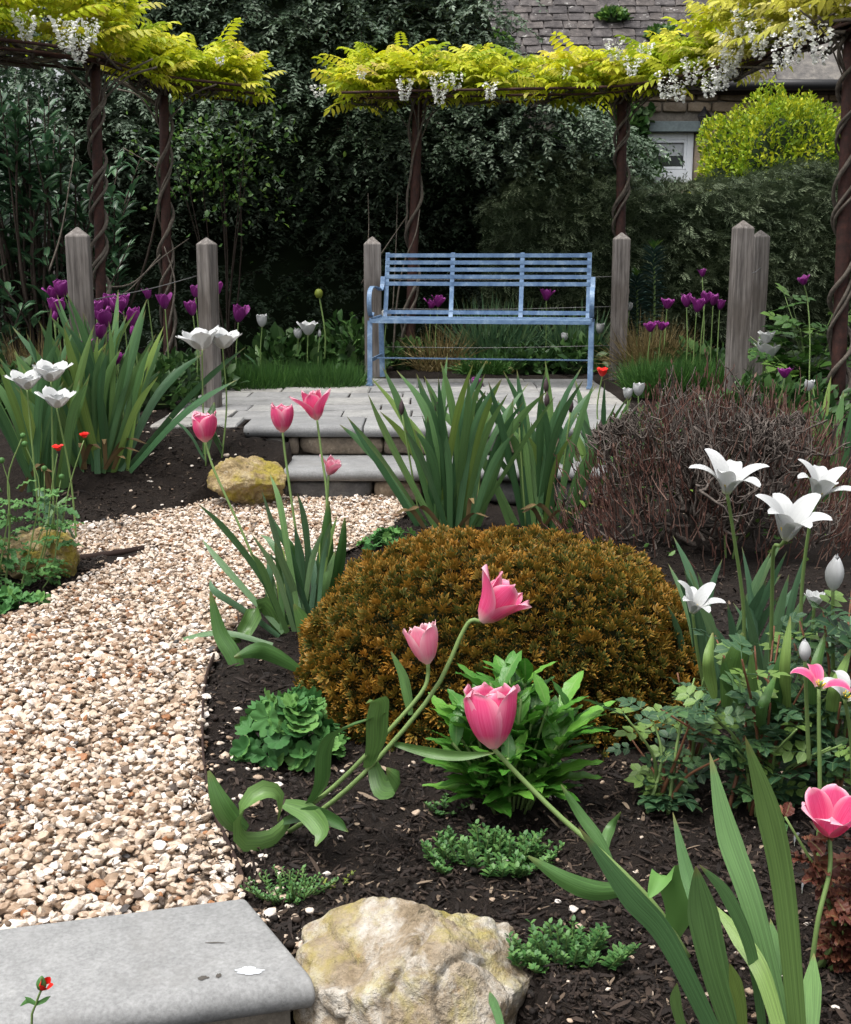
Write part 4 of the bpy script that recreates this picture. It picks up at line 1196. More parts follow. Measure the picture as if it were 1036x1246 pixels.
def build_yew_hedge():
    X = lambda px, Y=9.9: (px - 518) / FPX * Y * .979
    t = Thing('yew_hedge', 'clipped dark olive yew hedge below the cottage window', 'hedge', (X(830), 10.2, .2))
    x0, x1 = X(585), X(1110)
    def topz(x): return 1.74 + .06 * np.sin(x * 2.1) + .03 * np.sin(x * 7) - .35 * smooth(X(640), X(585), x) - .10 * smooth(X(740), X(780), x) * smooth(X(880), X(850), x)
    def face(x, z): return 9.55 - .20 * lump(x, z, 7.7) + .35 * smooth(1.2, 2.0, z) ** 2 + .20 * smooth(.7, .2, z)
    V, F = bumpy_sheet(lambda x, z: (x, face(x, z * (topz(x) - .08)) + .12, z * (topz(x) - .08)), np.linspace(x0, x1, 50), np.linspace(0, 1, 26))
    mb = MB().add(V, F); Vb = V.reshape(26, 50, 3); back = Vb.copy(); back[..., 1] = 10.9
    mb.add(back.reshape(-1, 3), F[:, ::-1]); mb.add(np.stack([Vb[-1], back[-1]]).reshape(-1, 3), np.array([[i, i + 1, 51 + i, 50 + i] for i in range(49)]))
    t.part('shade_core', mb, M['hedge_core'])
    n = 12500
    x = U(x0, x1, n); z = .25 + (topz(x) - .25) * rng.random(n); y = np.array([face(a, b) for a, b in zip(x, z)])
    k = rng.random(n) < .20; z[k] = topz(x[k]) + U(-.06, .03, k.sum()); y[k] = 9.7 + rng.random(k.sum()) * .9
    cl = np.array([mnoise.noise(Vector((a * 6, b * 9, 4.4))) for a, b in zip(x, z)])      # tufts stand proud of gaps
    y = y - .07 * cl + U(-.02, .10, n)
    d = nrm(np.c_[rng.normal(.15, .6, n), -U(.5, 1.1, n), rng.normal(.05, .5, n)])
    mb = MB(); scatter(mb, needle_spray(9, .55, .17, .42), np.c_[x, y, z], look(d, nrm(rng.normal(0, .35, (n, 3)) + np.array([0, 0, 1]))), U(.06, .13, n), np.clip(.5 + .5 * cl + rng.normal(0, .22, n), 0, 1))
    t.part('foliage', mb, M['yew'], kind='stuff')
build_yew_hedge()

def leafy_mound(name, label, cat, c, rad, n, tmpl, size, mat, core=None, core_mat='hedge_core', up=.4, flat=1.0, power=2.0, shell=(.72, 1.0), stems=0, group=None, lumps=.12, stem_mat='bark', base=None, outward=1.0):
    """a shrub: leaves on short shoots through the outer shell of a lumpy dome"""
    c = np.asarray(c, float); rad = np.asarray(rad, float)
    b = np.array([c[0], c[1], gz(c[0], c[1])]) if base is None else base
    t = Thing(name, label, cat, b, group)
    v = nrm(rng.normal(size=(n, 3))); v[:, 2] = np.abs(v[:, 2]) * flat + (v[:, 2] * (1 - flat))
    e = (np.abs(v) ** power).sum(1) ** (-1 / power); lm = 1 + lumps * vnoise(v, 2.6, c[0] * 3 + c[1])
    p = c + v * (e * lm * rng.uniform(shell[0], shell[1], n) )[:, None] * rad
    d = nrm(v * outward + rng.normal(0, .55, (n, 3)) + np.array([0, 0, up]))
    mb = MB(); scatter(mb, tmpl, p, look(d, nrm(v + rng.normal(0, .4, (n, 3)) + np.array([0, 0, .6]))), U(size[0], size[1], n))
    t.part('foliage', mb, M[mat], kind='stuff')
    if core:
        V, F = icosphere(3); e = (np.abs(V) ** power).sum(1) ** (-1 / power)
        V2 = c + V * (e * (1 + lumps * vnoise(V, 2.6, c[0] * 3 + c[1])))[:, None] * rad * core
        V2[:, 2] = np.maximum(V2[:, 2], b[2] - .02)
        t.part('shade_core', MB().add(V2, F), M[core_mat])
    if stems:
        mb = MB()
        for k in range(stems):
            j = rng.integers(0, n); q = p[j]
            tube(mb, crom([b + np.array([U(-.03, .03), U(-.03, .03), 0]), (b + q) / 2 + rng.normal(0, .03, 3), q], 7), np.linspace(.006, .002, 7) * max(1, rad[0] * 2), 4, caps=False)
        t.part('branches', mb, M[stem_mat], kind='stuff')
    return t

# golden shrub by the cottage
c = P(938, 175, 12.2)
leafy_mound('golden_shrub', 'rounded bright yellow green shrub between yew hedge and cottage', 'shrub', (c[0] + .04, 12.2, 1.40), (.80, .62, 1.16), 40000, leaf_tmpl(.6, .10, .10), (.032, .058), 'golden_shrub', .84, 'hedge_core', .35, stems=12, lumps=.30, power=2.4, flat=.5)
# ivy on the cottage wall
c = P(742, 180, 15.75)
leafy_mound('wall_climber', 'dark green climber on the cottage wall beside the window', 'climber', (c[0] - .1, 15.82, 2.05), (.70, .16, .95), 1500, leaf_oval(.75), (.09, .15), 'filler', .85, 'hedge_core', .1, stems=6, lumps=.3)
def roof_clump(px, py, r, label):
    # where the sight line meets the roof
    d = ray(px, py); o = np.array([0, 0, H_EYE]); s = np.dot(RE0 - o, RND) / np.dot(d, RND); p = o + d * s
    leafy_mound('roof_plant', label, 'plant', p, (r * 1.25, r, r * .8), 260, leaf_oval(.7), (.06, .10), 'bright_shrub', .6, stems=3, base=p)
roof_clump(592, 62, .30, 'wide green plant growing over the edge of the slate roof')
roof_clump(746, 26, .16, 'small green plant high on the slate roof')
roof_clump(806, 48, .17, 'small green plant low on the slate roof above the wisteria')

# laurel on the left: upright shoots with large leaves
def build_laurel(name, label, c, wid, n, zr, size, mat, per=16, dep=.5):
    t = Thing(name, label, 'shrub', (c[0], c[1], .25))
    lt = leaf_oval(.36, .06, .14); mb = MB(); sb = MB()
    for k in range(n):
        zt = U(*zr); x = c[0] + rng.normal(0, wid * .5); y = c[1] + U(-dep, dep)
        b = np.array([c[0] + (x - c[0]) * .4, c[1] + U(-.2, .2), .22]); tp = np.array([x, y, zt])
        q = crom([b, (b + tp) / 2 + rng.normal(0, .10, 3), tp], 14)
        tube(sb, q, np.linspace(.013, .004, 14), 5, caps=False)
        L = .55; s = U(0, 1, per) ** .8
        ip = tp - (tp - q[-4]) / np.linalg.norm(tp - q[-4]) * (s * L)[:, None]
        a = np.arange(per) * 2.4 + U(0, 6)
        d = nrm(np.c_[np.cos(a), np.sin(a), .55 + .5 * (1 - s)])
        scatter(mb, lt, ip, look(d, np.array([0, -.2, 1.0])), U(*size, per) * (.75 + .4 * s))
    t.part('foliage', mb, M[mat], kind='stuff'); t.part('branches', sb, M['bark'], kind='stuff')
build_laurel('laurel_shrub', 'glossy dark green broad leaved shrub left of the coiled poles', P(35, 250, 8.7), .62, 120, (.7, 2.15), (.10, .17), 'laurel', 16, .45)
c = P(45, 150, 10.4)
leafy_mound('shade_tree', 'dark leafy tree with pale sky showing through behind the laurel', 'tree', (c[0] - .55, 10.8, 1.9), (1.15, .6, 1.65), 7500, leaf_oval(.45), (.06, .11), 'laurel', None, stems=26, lumps=.3, shell=(.15, 1.0), flat=.3)
c = P(262, 165, 9.4)
leafy_mound('bright_shrub', 'fresh green small leaved shrub in front of the dark hedge by the thinner pole', 'shrub', (c[0], 9.35, 1.75), (.66, .25, .55), 620, leaf_oval(.6), (.03, .06), 'bright_shrub', None, stems=9, lumps=.9, shell=(.15, 1.1), flat=0, base=np.array([c[0], 9.6, .25]))
# loose dry canes and bare climbers in the dark under the hedge
def canes(name, label, mat, specs):
    t = Thing(name, label, 'plant', (*specs[0][0][0][:2], .25))
    for pts, r in specs:
        mb = MB(); tube(mb, crom(pts, 14), np.linspace(r, r * .5, 14), 5); t.part('stem', mb, M[mat])
canes('bare_climber', 'bare looping climber stems beside the bench end post', 'vine_bark', [([P(478, 440, 8.8), P(483, 370, 8.8), P(492, 320, 8.8), P(506, 285, 8.8), P(511, 255, 8.9)], .008), ([P(440, 345, 8.9), P(470, 300, 8.9), P(496, 262, 8.9)], .006), ([P(452, 390, 8.7), P(447, 330, 8.8), P(449, 275, 9.1), P(448, 235, 9.2)], .005), ([P(478, 380, 8.9), P(482, 300, 9.0), P(484, 235, 9.2)], .005)])
canes('bare_climber', 'bare crooked stems crossing between the two coiled poles', 'vine_bark', [([P(125, 350, 7.6), P(160, 345, 7.8), P(195, 315, 8.0), P(230, 290, 8.3)], .007), ([P(60, 330, 8.2), P(75, 280, 8.3), P(90, 190, 8.5)], .008), ([P(205, 400, 8.0), P(213, 345, 8.1), P(200, 300, 8.2)], .008), ([P(150, 180, 8.6), P(190, 205, 8.6), P(215, 240, 8.6)], .005), ([P(195, 310, 8.2), P(160, 350, 7.9), P(130, 370, 7.7)], .006)])

# ------------------------------------------------------------------ planting: builders
def catmull_px(pts): return [P(*p) for p in pts]
def petal_grid(mb, base, axis, ref, f, nu=7, nv=9, rnd=.5):
    """a petal surface f(u,v)->(radial, tangential, axial) about the flower's axis; ref is the petal's direction"""
    a = nrm(axis); r = nrm(np.asarray(ref) - np.dot(ref, a) * a); s = np.cross(a, r)
    V, uv = [], []
    for j in range(nv):
        for i in range(nu):
            u, v = -1 + 2 * i / (nu - 1), math.sin(math.pi / 2 * j / (nv - 1))
            x, y, z = f(u, v); V.append(base + r * x + s * y + a * z); uv.append(((u + 1) / 2, v))
    i, j = np.meshgrid(np.arange(nv - 1), np.arange(nu - 1), indexing='ij')
    F = np.stack([i * nu + j, i * nu + j + 1, (i + 1) * nu + j + 1, (i + 1) * nu + j], -1).reshape(-1, 4)
    mb.add(np.array(V), F, np.array(uv), rnd)
def width_prof(v, point):            # petal half width along its length, 0..1
    lo = .30 + .70 * math.sin(math.pi * min(v, .5)) ** .8
    return lo * (1 - (max(0, v - .42) / .58) ** point + 1e-9) ** .55 + .01 if v < .9999 else .01
def cup_petal(h, r, hw, flare, jit, point=3.4):
    a0, a1, a2 = jit
    def f(u, v):
        w = hw * width_prof(v, point)
        rad = r * (.16 + .84 * (1 - (1 - v) ** 2.6) ** .75) * (1 - .10 * max(0, v - .6) / .4) + flare * h * max(0, v - .30) ** 2 * 2.0
        th = max(-1.35, min(1.35, u * w / max(rad, r * .35)))
        roll = .05 * h * (v ** 3) * (a1 + math.sin(u * 2.3 + a0 * 7))
        tuck = 1 - .10 * (1 - u * u) * v * v * max(0, a2)
        return (rad * math.cos(th * .90) + roll) * tuck, rad * math.sin(th), h * (v - .07 * u * u * v * v + .03 * v * v * math.sin(u * 5 + a0 * 11)) + a1 * .04 * h * v
    return f
def lily_petal(h, hw, open_, recurve, jit):
    a0, a1, a2 = jit
    def f(u, v):
        w = hw * math.sin(math.pi * min(1, .10 + .86 * v)) ** .8 * (1 if v < .98 else .3)
        ang = open_ * (.35 + .85 * v) + recurve * v ** 3 + a1 * .25
        # integrate along the petal
        n = 8; x = z = 0.0
        for k in range(n):
            vv = v * (k + .5) / n; a_ = open_ * (.25 + .95 * vv) + recurve * vv ** 3 + a1 * .25
            x += h * v / n * math.sin(a_); z += h * v / n * math.cos(a_)
        keel = .22 * w * (u * u)
        return x + .006 - keel * math.cos(ang), u * w + a0 * .08 * h * v * v, z + keel * math.sin(ang)
    return f
def make_flower(t, base, axis, h, style, mat, seed, parts_cap=9):
    r = np.random.default_rng(seed); a = nrm(axis); ref = np.array([0.3, -1, .1]) if abs(a[1]) < .8 else np.array([1., 0, 0])
    ref = nrm(ref - np.dot(ref, a) * a); s = np.cross(a, ref); ph = r.uniform(0, 1.05)
    if style == 'cup': spec = [(.30, .30, 0.0)] * 6
    for k in range(10 if style == 'double' else 6):
        an = ph + k * math.pi / 3 + (.5 if k > 5 else 0); d = ref * math.cos(an) + s * math.sin(an); inner = k % 2
        jit = r.normal(0, 1, 3) * .5
        hh = h * r.uniform(.92, 1.05) * (1.0 if inner else .97)
        if style == 'cup': f = cup_petal(hh, h * (.385 if inner else .42), h * .50, .01 + .05 * abs(jit[2]) * (0 if inner else 1), jit)
        elif style == 'bud': f = cup_petal(hh, h * (.25 if inner else .285), h * .31, -.19 - .05 * inner, jit, 2.4)
        elif style == 'loose':
            fl = r.choice([.0, .05, .30, .5]) if not inner else r.choice([0, .03, .08]); f = cup_petal(hh, h * (.33 if inner else .37), h * .38, fl, jit, 2.3)
        elif style == 'open': f = cup_petal(hh * .95, h * (.40 if inner else .46), h * .42, .18 + .25 * r.random(), jit)
        elif style == 'double': f = cup_petal(hh * (.95 if k < 6 else .75), h * (.62 if k < 6 else .35), h * .50, (.30 + .45 * r.random()) if k < 6 else .12 * r.random(), jit * 1.8)
        elif style == 'lily': f = lily_petal(hh, h * .19, .92 + .42 * (0 if inner else 1) * r.random() + .12 * jit[2], .55 + .5 * r.random() * (1 - inner), jit)
        elif style == 'wilt': f = lily_petal(hh, h * .20, 1.3 + .5 * r.random(), .9, jit)
        if style == 'wilt' and k in (1, 4, 5): continue
        mb = MB(); petal_grid(mb, np.asarray(base), a, d, f, 9, 12, r.random()); t.part('petal', mb, mat)
    if style in ('lily', 'wilt', 'open'):
        mb = MB(); b = np.asarray(base); tube(mb, np.array([b, b + a * h * .18, b + a * h * .24]), [h * .05, h * .055, h * .04], 6); t.part('pistil', mb, M['stem'])
        mb = MB()
        for k in range(6):
            an = k * math.pi / 3; d = ref * math.cos(an) + s * math.sin(an); tube(mb, np.array([b + a * h * .10 + d * h * .06, b + a * h * .22 + d * h * .12]), [h * .012, h * .02], 4)
        t.part('stamens', mb, M['yellow'], kind='stuff')
def tulip_leaf(t, pts, w, wd, mat='tulip_leaf', twist=0.0, wave=.03, rnd=None):
    mb = MB()
    blade(mb, pts, w, wd, 14, .22, lambda v: np.sin(np.pi * np.clip(.12 + .86 * v, 0, 1)) ** .8, twist, wave, rng.random() if rnd is None else rnd)
    return t.part('leaf', mb, M[mat])
def tulip(label, head, Y, h, style, mat, stem_px=None, axis=None, base=None, leaves=0, group=None, sr=.0036, seed=0, lean=0.0, leaf_len=.22):
    """head = picture place of the flower's base (px, py) at depth Y; stem_px: further places (px, py, Y) from the ground up"""
    hb = P(head[0], head[1], Y)
    if stem_px: pts = [P(*q) for q in stem_px] + [hb]
    else:
        b = np.array([hb[0] + lean, hb[1] + U(-.04, .04), 0.0]); b[2] = gz(b[0], b[1]) - .01
        pts = [b, (b + hb) / 2 + np.array([U(-.02, .02), U(-.02, .02), 0]), hb]
    st = crom(pts, 18)
    t = Thing('tulip', label, 'tulip', st[0], group)
    mb = MB(); tube(mb, st, np.linspace(sr * 1.15, sr * .9, 18), 7); t.part('stem', mb, M['stem'])
    ax = nrm(st[-1] - st[-3]) if axis is None else nrm(axis)
    make_flower(t, hb, ax, h, style, M[mat], seed or rng.integers(1, 9999))
    for k in range(leaves):
        a = U(0, 6.28); d = np.array([math.cos(a), math.sin(a) * .7, 0]); L = leaf_len * U(.8, 1.2)
        b0 = st[1 + k]; tulip_leaf(t, [b0, b0 + d * L * .30 + np.array([0, 0, L * .55]), b0 + d * L * .65 + np.array([0, 0, L * .85])], L * .22, np.cross(d, [0, 0, 1]), 'tulip_leaf' if k % 2 else 'iris_blue', U(-.6, .6))
    return t

def iris_blade(t, pts, w, wd=None, mat='iris', rnd=None, n=12, twist=0.0, fold=.07):
    pts = np.asarray(pts, float)
    if wd is None: wd = np.array([1.0, U(-.5, .5), 0])
    mb = MB(); blade(mb, pts, w, wd, n, fold, None, twist, 0.0, rng.random() if rnd is None else rnd)
    return t.part('leaf', mb, M[mat])
def iris_clump(name, label, c, n, hr, spread, w, lean=.30, bias=0.0, mat='iris', buds=0, rad=.10, dead=3):
    b = np.array([c[0], c[1], gz(c[0], c[1])]); t = Thing(name, label, 'iris', b)
    for k in range(n):
        a = U(0, 6.28); o = np.array([math.cos(a) * U(0, rad), math.sin(a) * U(0, rad) * .7, -.02])
        th = rng.normal(bias, lean) + o[0] / max(rad, .01) * spread; ty = rng.normal(-.05, .16)
        L = U(*hr) * (1 - .12 * abs(th)); dv = nrm(np.array([math.sin(th), ty, math.cos(th)]))
        bend = U(.0, .13) * (1 if th > 0 else -1) + rng.normal(0, .05)
        tipd = np.array([bend * L * 1.0, U(-.05, .05), -abs(bend) * L * .35])
        p0 = b + o; p1 = p0 + dv * L * .5; p2 = p0 + dv * L + tipd
        iris_blade(t, [p0, p1 * .97 + (p0 + p2) / 2 * .03, p0 + dv * L * .78 + tipd * .35, p2], w * U(.75, 1.2), np.array([1, U(-.9, .9), 0]), mat, twist=U(-.4, .4))
    for k in range(dead):
        a = U(-1.2, 1.2); L = U(.12, .28); p0 = b + np.array([U(-rad, rad), -rad * .6, 0])
        iris_blade(t, [p0, p0 + np.array([math.sin(a) * L * .5, -.03, L * .5]), p0 + np.array([math.sin(a) * L, -.06, L * .45])], w * .6, np.array([1, .2, 0]), 'dead_leaf')
    for k in range(buds):
        x = U(-rad, rad) * 1.5; th = x * 1.5; L = U(hr[0], hr[1]) * .86; p0 = b + np.array([x, U(-rad, rad) * .6, 0]); p1 = p0 + np.array([math.sin(th) * L, 0, math.cos(th) * L])
        mb = MB(); tube(mb, crom([p0, (p0 + p1) / 2, p1], 8), .004, 5); t.part('stem', mb, M['stem'])
        q = crom([p1 - [0, 0, .015], p1 + [0, 0, .05]], 7); mb = MB(); tube(mb, q, [.003, .008, .011, .011, .009, .005, .001], 6); t.part('bud', mb, M['bud'])
    return t

# ------------------------------------------------------------------ bronze yew mound
def build_gold_mound():
    c = np.array([P(612, 760, 2.95)[0], 2.96, .0]); rad = np.array([.472, .42, .36])
    t = Thing('golden_yew', 'clipped dome of bronze and olive yew behind the three pink tulips', 'shrub', (c[0], c[1], 0))
    pw = 2.7
    def surf(v):
        e = (np.abs(v) ** pw).sum(1) ** (-1 / pw); return c + v * (e * (1 + .06 * vnoise(v, 3.2, 2.2) + .03 * vnoise(v, 9, 5)))[:, None] * rad
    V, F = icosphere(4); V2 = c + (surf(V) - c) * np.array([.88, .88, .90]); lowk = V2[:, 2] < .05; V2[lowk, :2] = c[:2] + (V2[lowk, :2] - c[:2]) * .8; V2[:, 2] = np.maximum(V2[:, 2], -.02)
    t.part('shade_core', MB().add(V2, F), M['gold_core'])
    def even(n, zmin):                                   # evenly spread directions over the dome
        k = np.arange(n) + .5; z = 1 - k / n * (1 - zmin); a = k * 2.399963; q = np.sqrt(1 - z * z)
        return nrm(np.c_[q * np.cos(a), q * np.sin(a), z] + rng.normal(0, .012, (n, 3)))
    lt = leaf_tmpl(.36, .06, .08, .6)
    def tuft_tmpl(m, spread, seed):                      # stubby needles fanning from a shoot tip
        r = np.random.default_rng(seed); parts = []
        for i in range(m):
            a = i * 2.4; q = spread * math.sqrt((i + .5) / m)
            parts.append((lt, look(np.array([[q * math.cos(a), 1 - .35 * q, q * .7 * math.sin(a) + .1]]), (0, .2, 1))[0], np.array([.10 * math.cos(a) * q, .30 * (1 - q) + r.uniform(-.08, .08), .08 * math.sin(a) * q]), r.uniform(.5, .72)))
        return merge_tmpl(parts)
    mb = MB()
    for layer, (n, depth, sz, lo, hi) in enumerate(((5200, -.028, (.024, .036), .0, .34), (3100, .008, (.020, .038), .42, 1.0))):  # lower tufts coloured darker, painting shade into the gaps
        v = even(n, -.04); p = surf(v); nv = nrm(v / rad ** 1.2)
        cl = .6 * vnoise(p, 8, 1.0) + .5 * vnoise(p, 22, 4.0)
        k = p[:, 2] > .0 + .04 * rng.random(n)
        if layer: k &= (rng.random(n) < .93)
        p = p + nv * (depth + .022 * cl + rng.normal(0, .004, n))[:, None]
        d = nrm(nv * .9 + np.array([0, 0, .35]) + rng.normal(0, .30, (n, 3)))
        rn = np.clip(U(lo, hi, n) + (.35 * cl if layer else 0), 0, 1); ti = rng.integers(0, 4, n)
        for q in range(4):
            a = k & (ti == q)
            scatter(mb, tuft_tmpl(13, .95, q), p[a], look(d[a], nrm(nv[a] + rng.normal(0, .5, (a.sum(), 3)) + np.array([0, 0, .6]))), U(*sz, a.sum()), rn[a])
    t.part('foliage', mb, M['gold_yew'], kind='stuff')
build_gold_mound()

# ------------------------------------------------------------------ bare twiggy shrub
def build_twiggy():
    c = np.array([P(872, 600, 4.55)[0], 4.55, 0.0]); c[2] = gz(c[0], c[1]) - .02
    t = Thing('twiggy_shrub', 'low bare shrub of tangled brown twigs with reddish tips', 'shrub', c)
    rad = np.array([.64, .50, .66])
    tips, twigs = MB(), MB()
    tipc = []
    def grow(mb, p, d, L, r, lev):
        n = 5; pts = [p]; q = p.copy(); dd = d.copy()
        for i in range(n):
            dd = nrm(dd + rng.normal(0, .26, 3) + np.array([0, 0, .16 if lev > 1 else .06])); q = q + dd * L / n
            e = (q - c) / rad; m = np.linalg.norm(e)
            lim = 1.0 + .22 * mnoise.noise(Vector(e * 2.2 / m))
            if m > lim: q = c + e / m * rad * lim * U(.9, 1.03)
            pts.append(q.copy())
        pts = np.array(pts); tube(mb, pts, np.linspace(r, r * .65, n + 1), 4 if lev else 6, caps=False)
        if lev >= 4: return
        for i in range((5, 4, 4, 3)[lev]):
            j = rng.integers(2, n + 1); b = pts[j]
            nd = nrm(dd * .5 + rng.normal(0, .75, 3) + np.array([0, 0, .35 + .10 * lev]))
            grow(twigs if lev >= 1 else mb, b, nd, L * U(.55, .80), r * .66, lev + 1)
        if lev == 3: tipc.append(pts[-1])
    for k in range(9):
        a = k * 6.28 / 9 + U(-.3, .3); mb = MB(); grow(mb, c + np.array([math.cos(a), math.sin(a), 0]) * .05, nrm(np.array([math.cos(a), math.sin(a), U(.25, .9)])), U(.30, .40), .0125, 0)
        t.part('branch', mb, M['twig'])
    t.part('twigs', twigs, M['twig'], kind='stuff')
    # short upright tip shoots over the dome
    n = 1700; v = nrm(rng.normal(size=(n, 3))); v[:, 2] = np.abs(v[:, 2]); v = nrm(v + np.array([0, 0, .15])); p = c + v * rad * U(.80, 1.03, n)[:, None] * (1 + .22 * vnoise(v, 2.2, 0))[:, None]
    for q, vv in zip(p, v):
        d = nrm(vv * .5 + np.array([0, 0, 1.0]) + rng.normal(0, .28, 3)); L = U(.05, .12)
        tube(tips, np.array([q - d * L, q - d * L * .4 + rng.normal(0, .005, 3), q]), [.0026, .0022, .0013], 3, U(0, 1), caps=False)
    lt = leaf_tmpl(.42, .05, .05)
    k = rng.random(n) < .5; m = k.sum()
    scatter(tips, lt, p[k], look(nrm(v[k] * .4 + np.array([0, 0, .9]) + rng.normal(0, .3, (m, 3))), nrm(rng.normal(size=(m, 3)))), U(.012, .026, m))
    t.part('tips', tips, M['twig_tip'], kind='stuff')
    n = 150; v = nrm(rng.normal(size=(n, 3))); v[:, 2] = np.abs(v[:, 2]); p = c + v * rad * U(.3, .95, n)[:, None]
    mb = MB(); scatter(mb, leaf_oval(.5), p, look(nrm(v + rng.normal(0, .6, (n, 3))), nrm(rng.normal(size=(n, 3)))), U(.015, .035, n)); t.part('young_leaves', mb, M['bright_shrub'], kind='stuff')
build_twiggy()

# ------------------------------------------------------------------ planting: irises
iris_clump('iris_clump', 'large fan of tall iris leaves in front of the white streaked oak post', on_ground(128, 612), 60, (.50, .84), .42, .036, .17, .02, 'iris', 0, .13, 6)
iris_clump('iris_clump', 'upright iris leaves beside the three white tulips and red flowers', P(48, 585, 5.3) * [1, 1, 0], 26, (.5, .84), .35, .036, .16, -.08, 'iris', 0, .12, 3)
iris_clump('iris_clump', 'tall budding iris clump in front of the stone steps', on_ground(545, 640), 44, (.45, .74), .46, .033, .16, -.06, 'iris', 3, .12, 4)
iris_clump('iris_clump', 'budding iris clump between the bench and the twiggy shrub', P(655, 640, 4.95) * [1, 1, 0], 38, (.42, .72), .42, .032, .16, -.05, 'iris', 5, .13, 4)
iris_clump('iris_clump', 'short iris leaves at the corner of the patio by the cracked post', P(742, 560, 5.6) * [1, 1, 0], 20, (.36, .62), .35, .034, .16, .0, 'iris', 2, .12, 2)
iris_clump('iris_clump', 'narrow dark iris leaves beneath the open white tulips', P(868, 800, 2.75) * [1, 1, 0], 17, (.32, .50), .28, .022, .15, .05, 'iris_blue', 0, .07, 2)
iris_clump('iris_clump', 'leaning blue green leaves under the nodding white tulip', P(938, 830, 2.62) * [1, 1, 0], 22, (.30, .50), .50, .024, .24, .22, 'iris_blue', 0, .08, 3)
iris_clump('iris_clump', 'iris leaves beside the allium stalk at the frame of the leafy rose', P(1012, 560, 5.3) * [1, 1, 0], 14, (.42, .62), .2, .034, .15, .0, 'iris', 0, .10, 1)

# the big foreground iris: each blade placed one by one
def fore_iris():
    t = Thing('iris_clump', 'broad scarred iris blades rising beside the bronze leaved plant', 'iris', P(905, 1290, 1.55) * [1, 1, 0])
    Y0 = 1.49
    for k, (q, w, wd, dy) in enumerate([
        ([(872, 1262), (812, 1143), (766, 1089), (704, 1006)], 27, (1, .3, .5), .04),
        ([(955, 1255), (918, 1108), (886, 1013), (864, 916)], 30, (1, .1, 0), .02),
        ([(972, 1265), (955, 1089), (935, 986), (907, 896)], 29, (1, -.2, 0), -.02),
        ([(884, 1255), (856, 1128), (836, 1059), (819, 988)], 20, (1, .4, 0), .05),
        ([(895, 1262), (872, 1185), (855, 1108), (847, 1054)], 36, (1, .0, 0), -.04),
        ([(952, 1262), (928, 1185), (900, 1140), (866, 1098)], 24, (1, .5, .3), -.05),
        ([(930, 1262), (915, 1160), (885, 1090), (851, 1052)], 17, (1, .5, .3), .03),
        ([(985, 1270), (988, 1230), (989, 1195), (991, 1160)], 22, (1, .1, 0), -.03),
        ([(905, 1262), (902, 1225), (895, 1195), (888, 1172)], 16, (1, .3, 0), -.07),
        ([(938, 1265), (945, 1200), (944, 1150), (938, 1118)], 18, (1, .9, 0), .04),
        ([(835, 1262), (826, 1235), (822, 1212), (824, 1196)], 14, (1, .4, 0), -.02),
        ([(612, 1262), (607, 1238), (600, 1218), (596, 1206)], 11, (1, .4, 0), -.02)]):
        pts = [P(x, y, Y0 + dy + .05 * i * (1 if k % 2 else -.4)) for i, (x, y) in enumerate(q)]
        iris_blade(t, pts, w * scale_at(pts[1]) * 1.05, np.array(wd, float), 'iris', .45 + .55 * ((k * .37) % 1), 22, fold=.05)
fore_iris()

# daffodil and tulip leaves at the path edge
def path_edge_leaves():
    t = Thing('daffodil_clump', 'clump of narrow daffodil leaves leaning over the gravel edge', 'plant', P(345, 790, 3.4) * [1, 1, 0])
    for k, (q, w) in enumerate([
        ([(352, 760), (310, 690), (270, 640), (240, 612)], 9), ([(345, 770), (300, 720), (265, 680), (245, 655)], 9), ([(360, 765), (345, 690), (332, 640), (318, 595)], 9),
        ([(365, 760), (352, 680), (340, 610), (328, 575)], 8), ([(372, 750), (375, 680), (370, 630), (362, 600)], 8), ([(340, 775), (300, 745), (262, 720), (255, 705)], 10),
        ([(350, 770), (330, 720), (318, 690), (305, 672)], 9), ([(368, 755), (352, 700), (330, 660), (316, 650)], 8), ([(380, 745), (392, 690), (398, 655), (402, 635)], 9),
        ([(330, 790), (255, 782), (200, 795), (155, 812)], 8), ([(325, 795), (265, 800), (225, 815), (195, 838)], 8), ([(332, 785), (272, 770), (215, 780), (175, 800)], 8),
        ([(350, 775), (335, 735), (322, 705), (318, 690)], 8), ([(376, 760), (382, 710), (380, 680), (372, 655)], 9), ([(366, 768), (358, 720), (342, 680), (335, 660)], 9)]):
        if k == 0:
            for j in range(16):
                b0 = P(U(325, 392), U(745, 795), 3.42 + U(-.1, .1)); tx = U(-.17, .08); L = U(.16, .34)
                iris_blade(t, [b0, b0 + [tx * .4, U(-.03, .03), L * .6], b0 + [tx, U(-.05, .05), L]], U(.016, .026), np.array([1, U(-.7, .7), 0]), 'iris_blue' if j % 2 else 'iris')
        pts = [P(x, y, 3.45 - .06 * (k % 4) + .04 * i * (1 if k % 2 else -1)) for i, (x, y) in enumerate(q)]
        iris_blade(t, pts, w * scale_at(pts[1]), np.array([1, .5 * math.sin(k * 2.3), .5 if k in (9, 10, 11) else .1]), 'iris_blue' if k % 3 else 'iris', None, 14)
path_edge_leaves()

# ------------------------------------------------------------------ planting: tulips
def up(x=0.0, y=0.0, z=1.0): return np.array([x, y, z])
